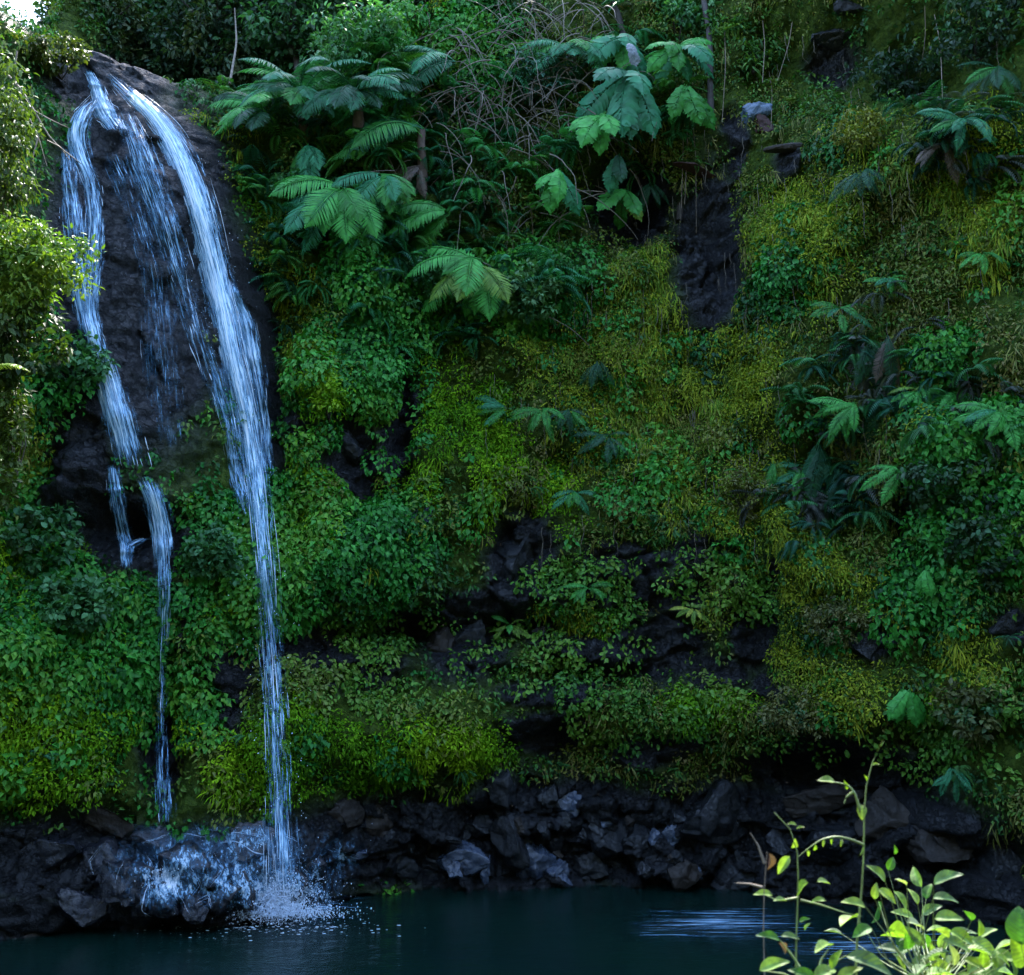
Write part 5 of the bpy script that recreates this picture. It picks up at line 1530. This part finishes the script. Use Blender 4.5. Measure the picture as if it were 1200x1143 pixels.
root2 = at(1004, 1180, 2.75)
root2[2] = gz_at(root2)
sh = thing('climbing_shoot', Vector(root2), 'tall slender green shoot with curling side tendrils, right foreground', 'plant')
stems('stem', sh, [[root2, (1002, 1120), (1010, 1045), (1013, 990), (1012, 940), (1016, 905), (1024, 884), (1034, 868)]], 2.75, .0058, n=26)
stems('tendril', sh, [[(1012, 990), (998, 984), (980, 980), (962, 984), (945, 996), (936, 1004)], [(1008, 950), (1002, 930), (994, 920), (974, 916), (957, 915)], [(1000, 928), (992, 934), (989, 942)]], 2.75, .0038)
for k, (px, py, L, a, c) in enumerate([(1010, 952, 22, -100, 'lime'), (1015, 912, 10, 120, 'bright'), (1026, 896, 12, 15, 'lime'), (1010, 997, 16, -100, 'lime'), (991, 920, 14, 110, 'bright'), (986, 988, 11, -110, 'lime'), (975, 986, 11, -100, 'bright'), (965, 988, 11, -105, 'lime'), (955, 994, 12, -95, 'bright'), (947, 1000, 11, -80, 'lime'), (1034, 872, 9, 60, 'grey'), (968, 915, 24, 172, 'lime'), (1049, 996, 14, 100, 'mid')]):
    big_leaf('leaf', sh, px, py, L, a, 2.75, c, wr=.4 if L < 20 else .62, seed=60 + k)
root3 = at(936, 1190, 2.6)
root3[2] = gz_at(root3)
s3 = thing('climbing_shoot', Vector(root3), 'shorter green shoot with heart shaped leaf over the pool, right foreground', 'plant')
stems('stem', s3, [[root3, (932, 1120), (935, 1060), (936, 1005), (934, 975), (926, 960), (916, 953), (907, 952)]], 2.6, .0050, n=24)
for k, (px, py, L, a, c) in enumerate([(939, 1043, 34, -115, 'bright'), (918, 1014, 30, -125, 'lime'), (931, 989, 20, 92, 'lime'), (966, 1034, 24, -10, 'lime'), (958, 1056, 22, 190, 'pale'), (928, 966, 14, 170, 'lime'), (938, 970, 12, 20, 'lime'), (943, 1078, 16, 20, 'mid'), (914, 1055, 22, 170, 'pale'), (894, 1048, 26, 175, 'lime'), (926, 1098, 26, 0, 'grey'), (946, 1086, 14, 60, 'grey')]):
    big_leaf('leaf', s3, px, py, L, a, 2.6, c, wr=.66 if L > 30 else .45, seed=90 + k)
stems('side_stem', s3, [[(938, 1055), (960, 1060), (990, 1070), (1010, 1074)], [(936, 1052), (912, 1056), (894, 1048)]], 2.62, .003)
root4 = at(896, 1185, 2.5)
root4[2] = gz_at(root4)
dt = thing('dead_twig', Vector(root4), 'dead brown twig with a curled dry leaf, right foreground', 'twig')
stems('stem', dt, [[root4, (895, 1110), (893, 1060), (895, 1035), (899, 998)], [(896, 1012), (888, 990), (879, 976)], [(893, 1040), (878, 1036), (862, 1035)]], 2.5, .0036, M_PALE)
FC['rust'] = (.09, .05, .04)
big_leaf('dry_leaf', dt, 901, 1010, 22, -95, 2.5, 'rust', wr=.5, seed=131, fold=.4)
big_leaf('dry_leaf', dt, 917, 1112, 18, -60, 2.5, 'rust', wr=.6, seed=132, fold=.4)
root5 = at(960, 1200, 2.3)
root5[2] = gz_at(root5)
lowp = thing('low_plant', Vector(root5), 'low plant with long pale leaves along the bottom edge, right foreground', 'plant')
ls = []
for k, (px, py, L, a, c) in enumerate([(908, 1131, 44, 18, 'pale'), (965, 1110, 42, 182, 'bright'), (1019, 1130, 62, -16, 'grey'), (968, 1140, 46, 10, 'pale'), (940, 1142, 40, 160, 'mid'), (996, 1142, 44, 30, 'lime'), (900, 1098, 34, 165, 'mid'), (980, 1124, 30, 60, 'bright'), (775, 1138, 12, 70, 'dark')][:8]):
    b = big_leaf('leaf', lowp, px, py, L, a, 2.3, c, seed=150 + k, wr=.42)
    ls.append([at(955, 1165, 2.3), (at(955, 1165, 2.3) + b) / 2 + np.array([0, .02, .01]), b])
stems('stem', lowp, ls + [[root5, at(955, 1165, 2.3)]], 2.3, .004)
root6 = at(1205, 1190, 2.4)
root6[2] = gz_at(root6)
ed = thing('round_leaved_plant', Vector(root6), 'plant with two big round dark green leaves at the right edge', 'plant')
b1 = big_leaf('leaf', ed, 1196, 1084, 50, 80, 2.4, 'mid', wr=.9, seed=171)
b2 = big_leaf('leaf', ed, 1196, 1114, 46, 120, 2.4, 'bright', wr=.9, seed=172)
stems('stem', ed, [[root6, (1206, 1150), b1], [(1206, 1150), b2]], 2.4, .004)

# ------------------------------------------------------------------ daylight: open shade under the cliff, sun over its top
EL, AZ = 55.5, 6.0                   # the sun stands behind the cliff, a little to the right
w = bpy.data.worlds.new('World')
SC.world = w
w.use_nodes = True
nt = w.node_tree
bg = nt.nodes['Background']
sk = nt.nodes.new('ShaderNodeTexSky')
sk.sky_type = 'NISHITA'
sk.sun_disc = False
sk.sun_elevation = R(EL)
sk.sun_rotation = R(AZ)
nt.links.new(sk.outputs[0], bg.inputs['Color'])
bg.inputs['Strength'].default_value = .15
sl = bpy.data.lights.new('sun', 'SUN')
sl.energy = 2.0
sl.angle = R(.5)
sl.color = (1, .95, .86)
so = bpy.data.objects.new('sun', sl)
COL.objects.link(so)
sd = Vector((math.sin(R(AZ)) * math.cos(R(EL)), math.cos(R(AZ)) * math.cos(R(EL)), math.sin(R(EL))))
so.rotation_euler = sd.to_track_quat('Z', 'Y').to_euler()
so.location = (0, 0, 40)
vs = SC.view_settings
vs.view_transform, vs.look, vs.gamma, vs.exposure = 'Standard', 'None', 1, 3.65
vs.use_curve_mapping = False
SC.cycles.use_denoising = True
SC.cycles.max_bounces = 8
SC.cycles.transparent_max_bounces = 16
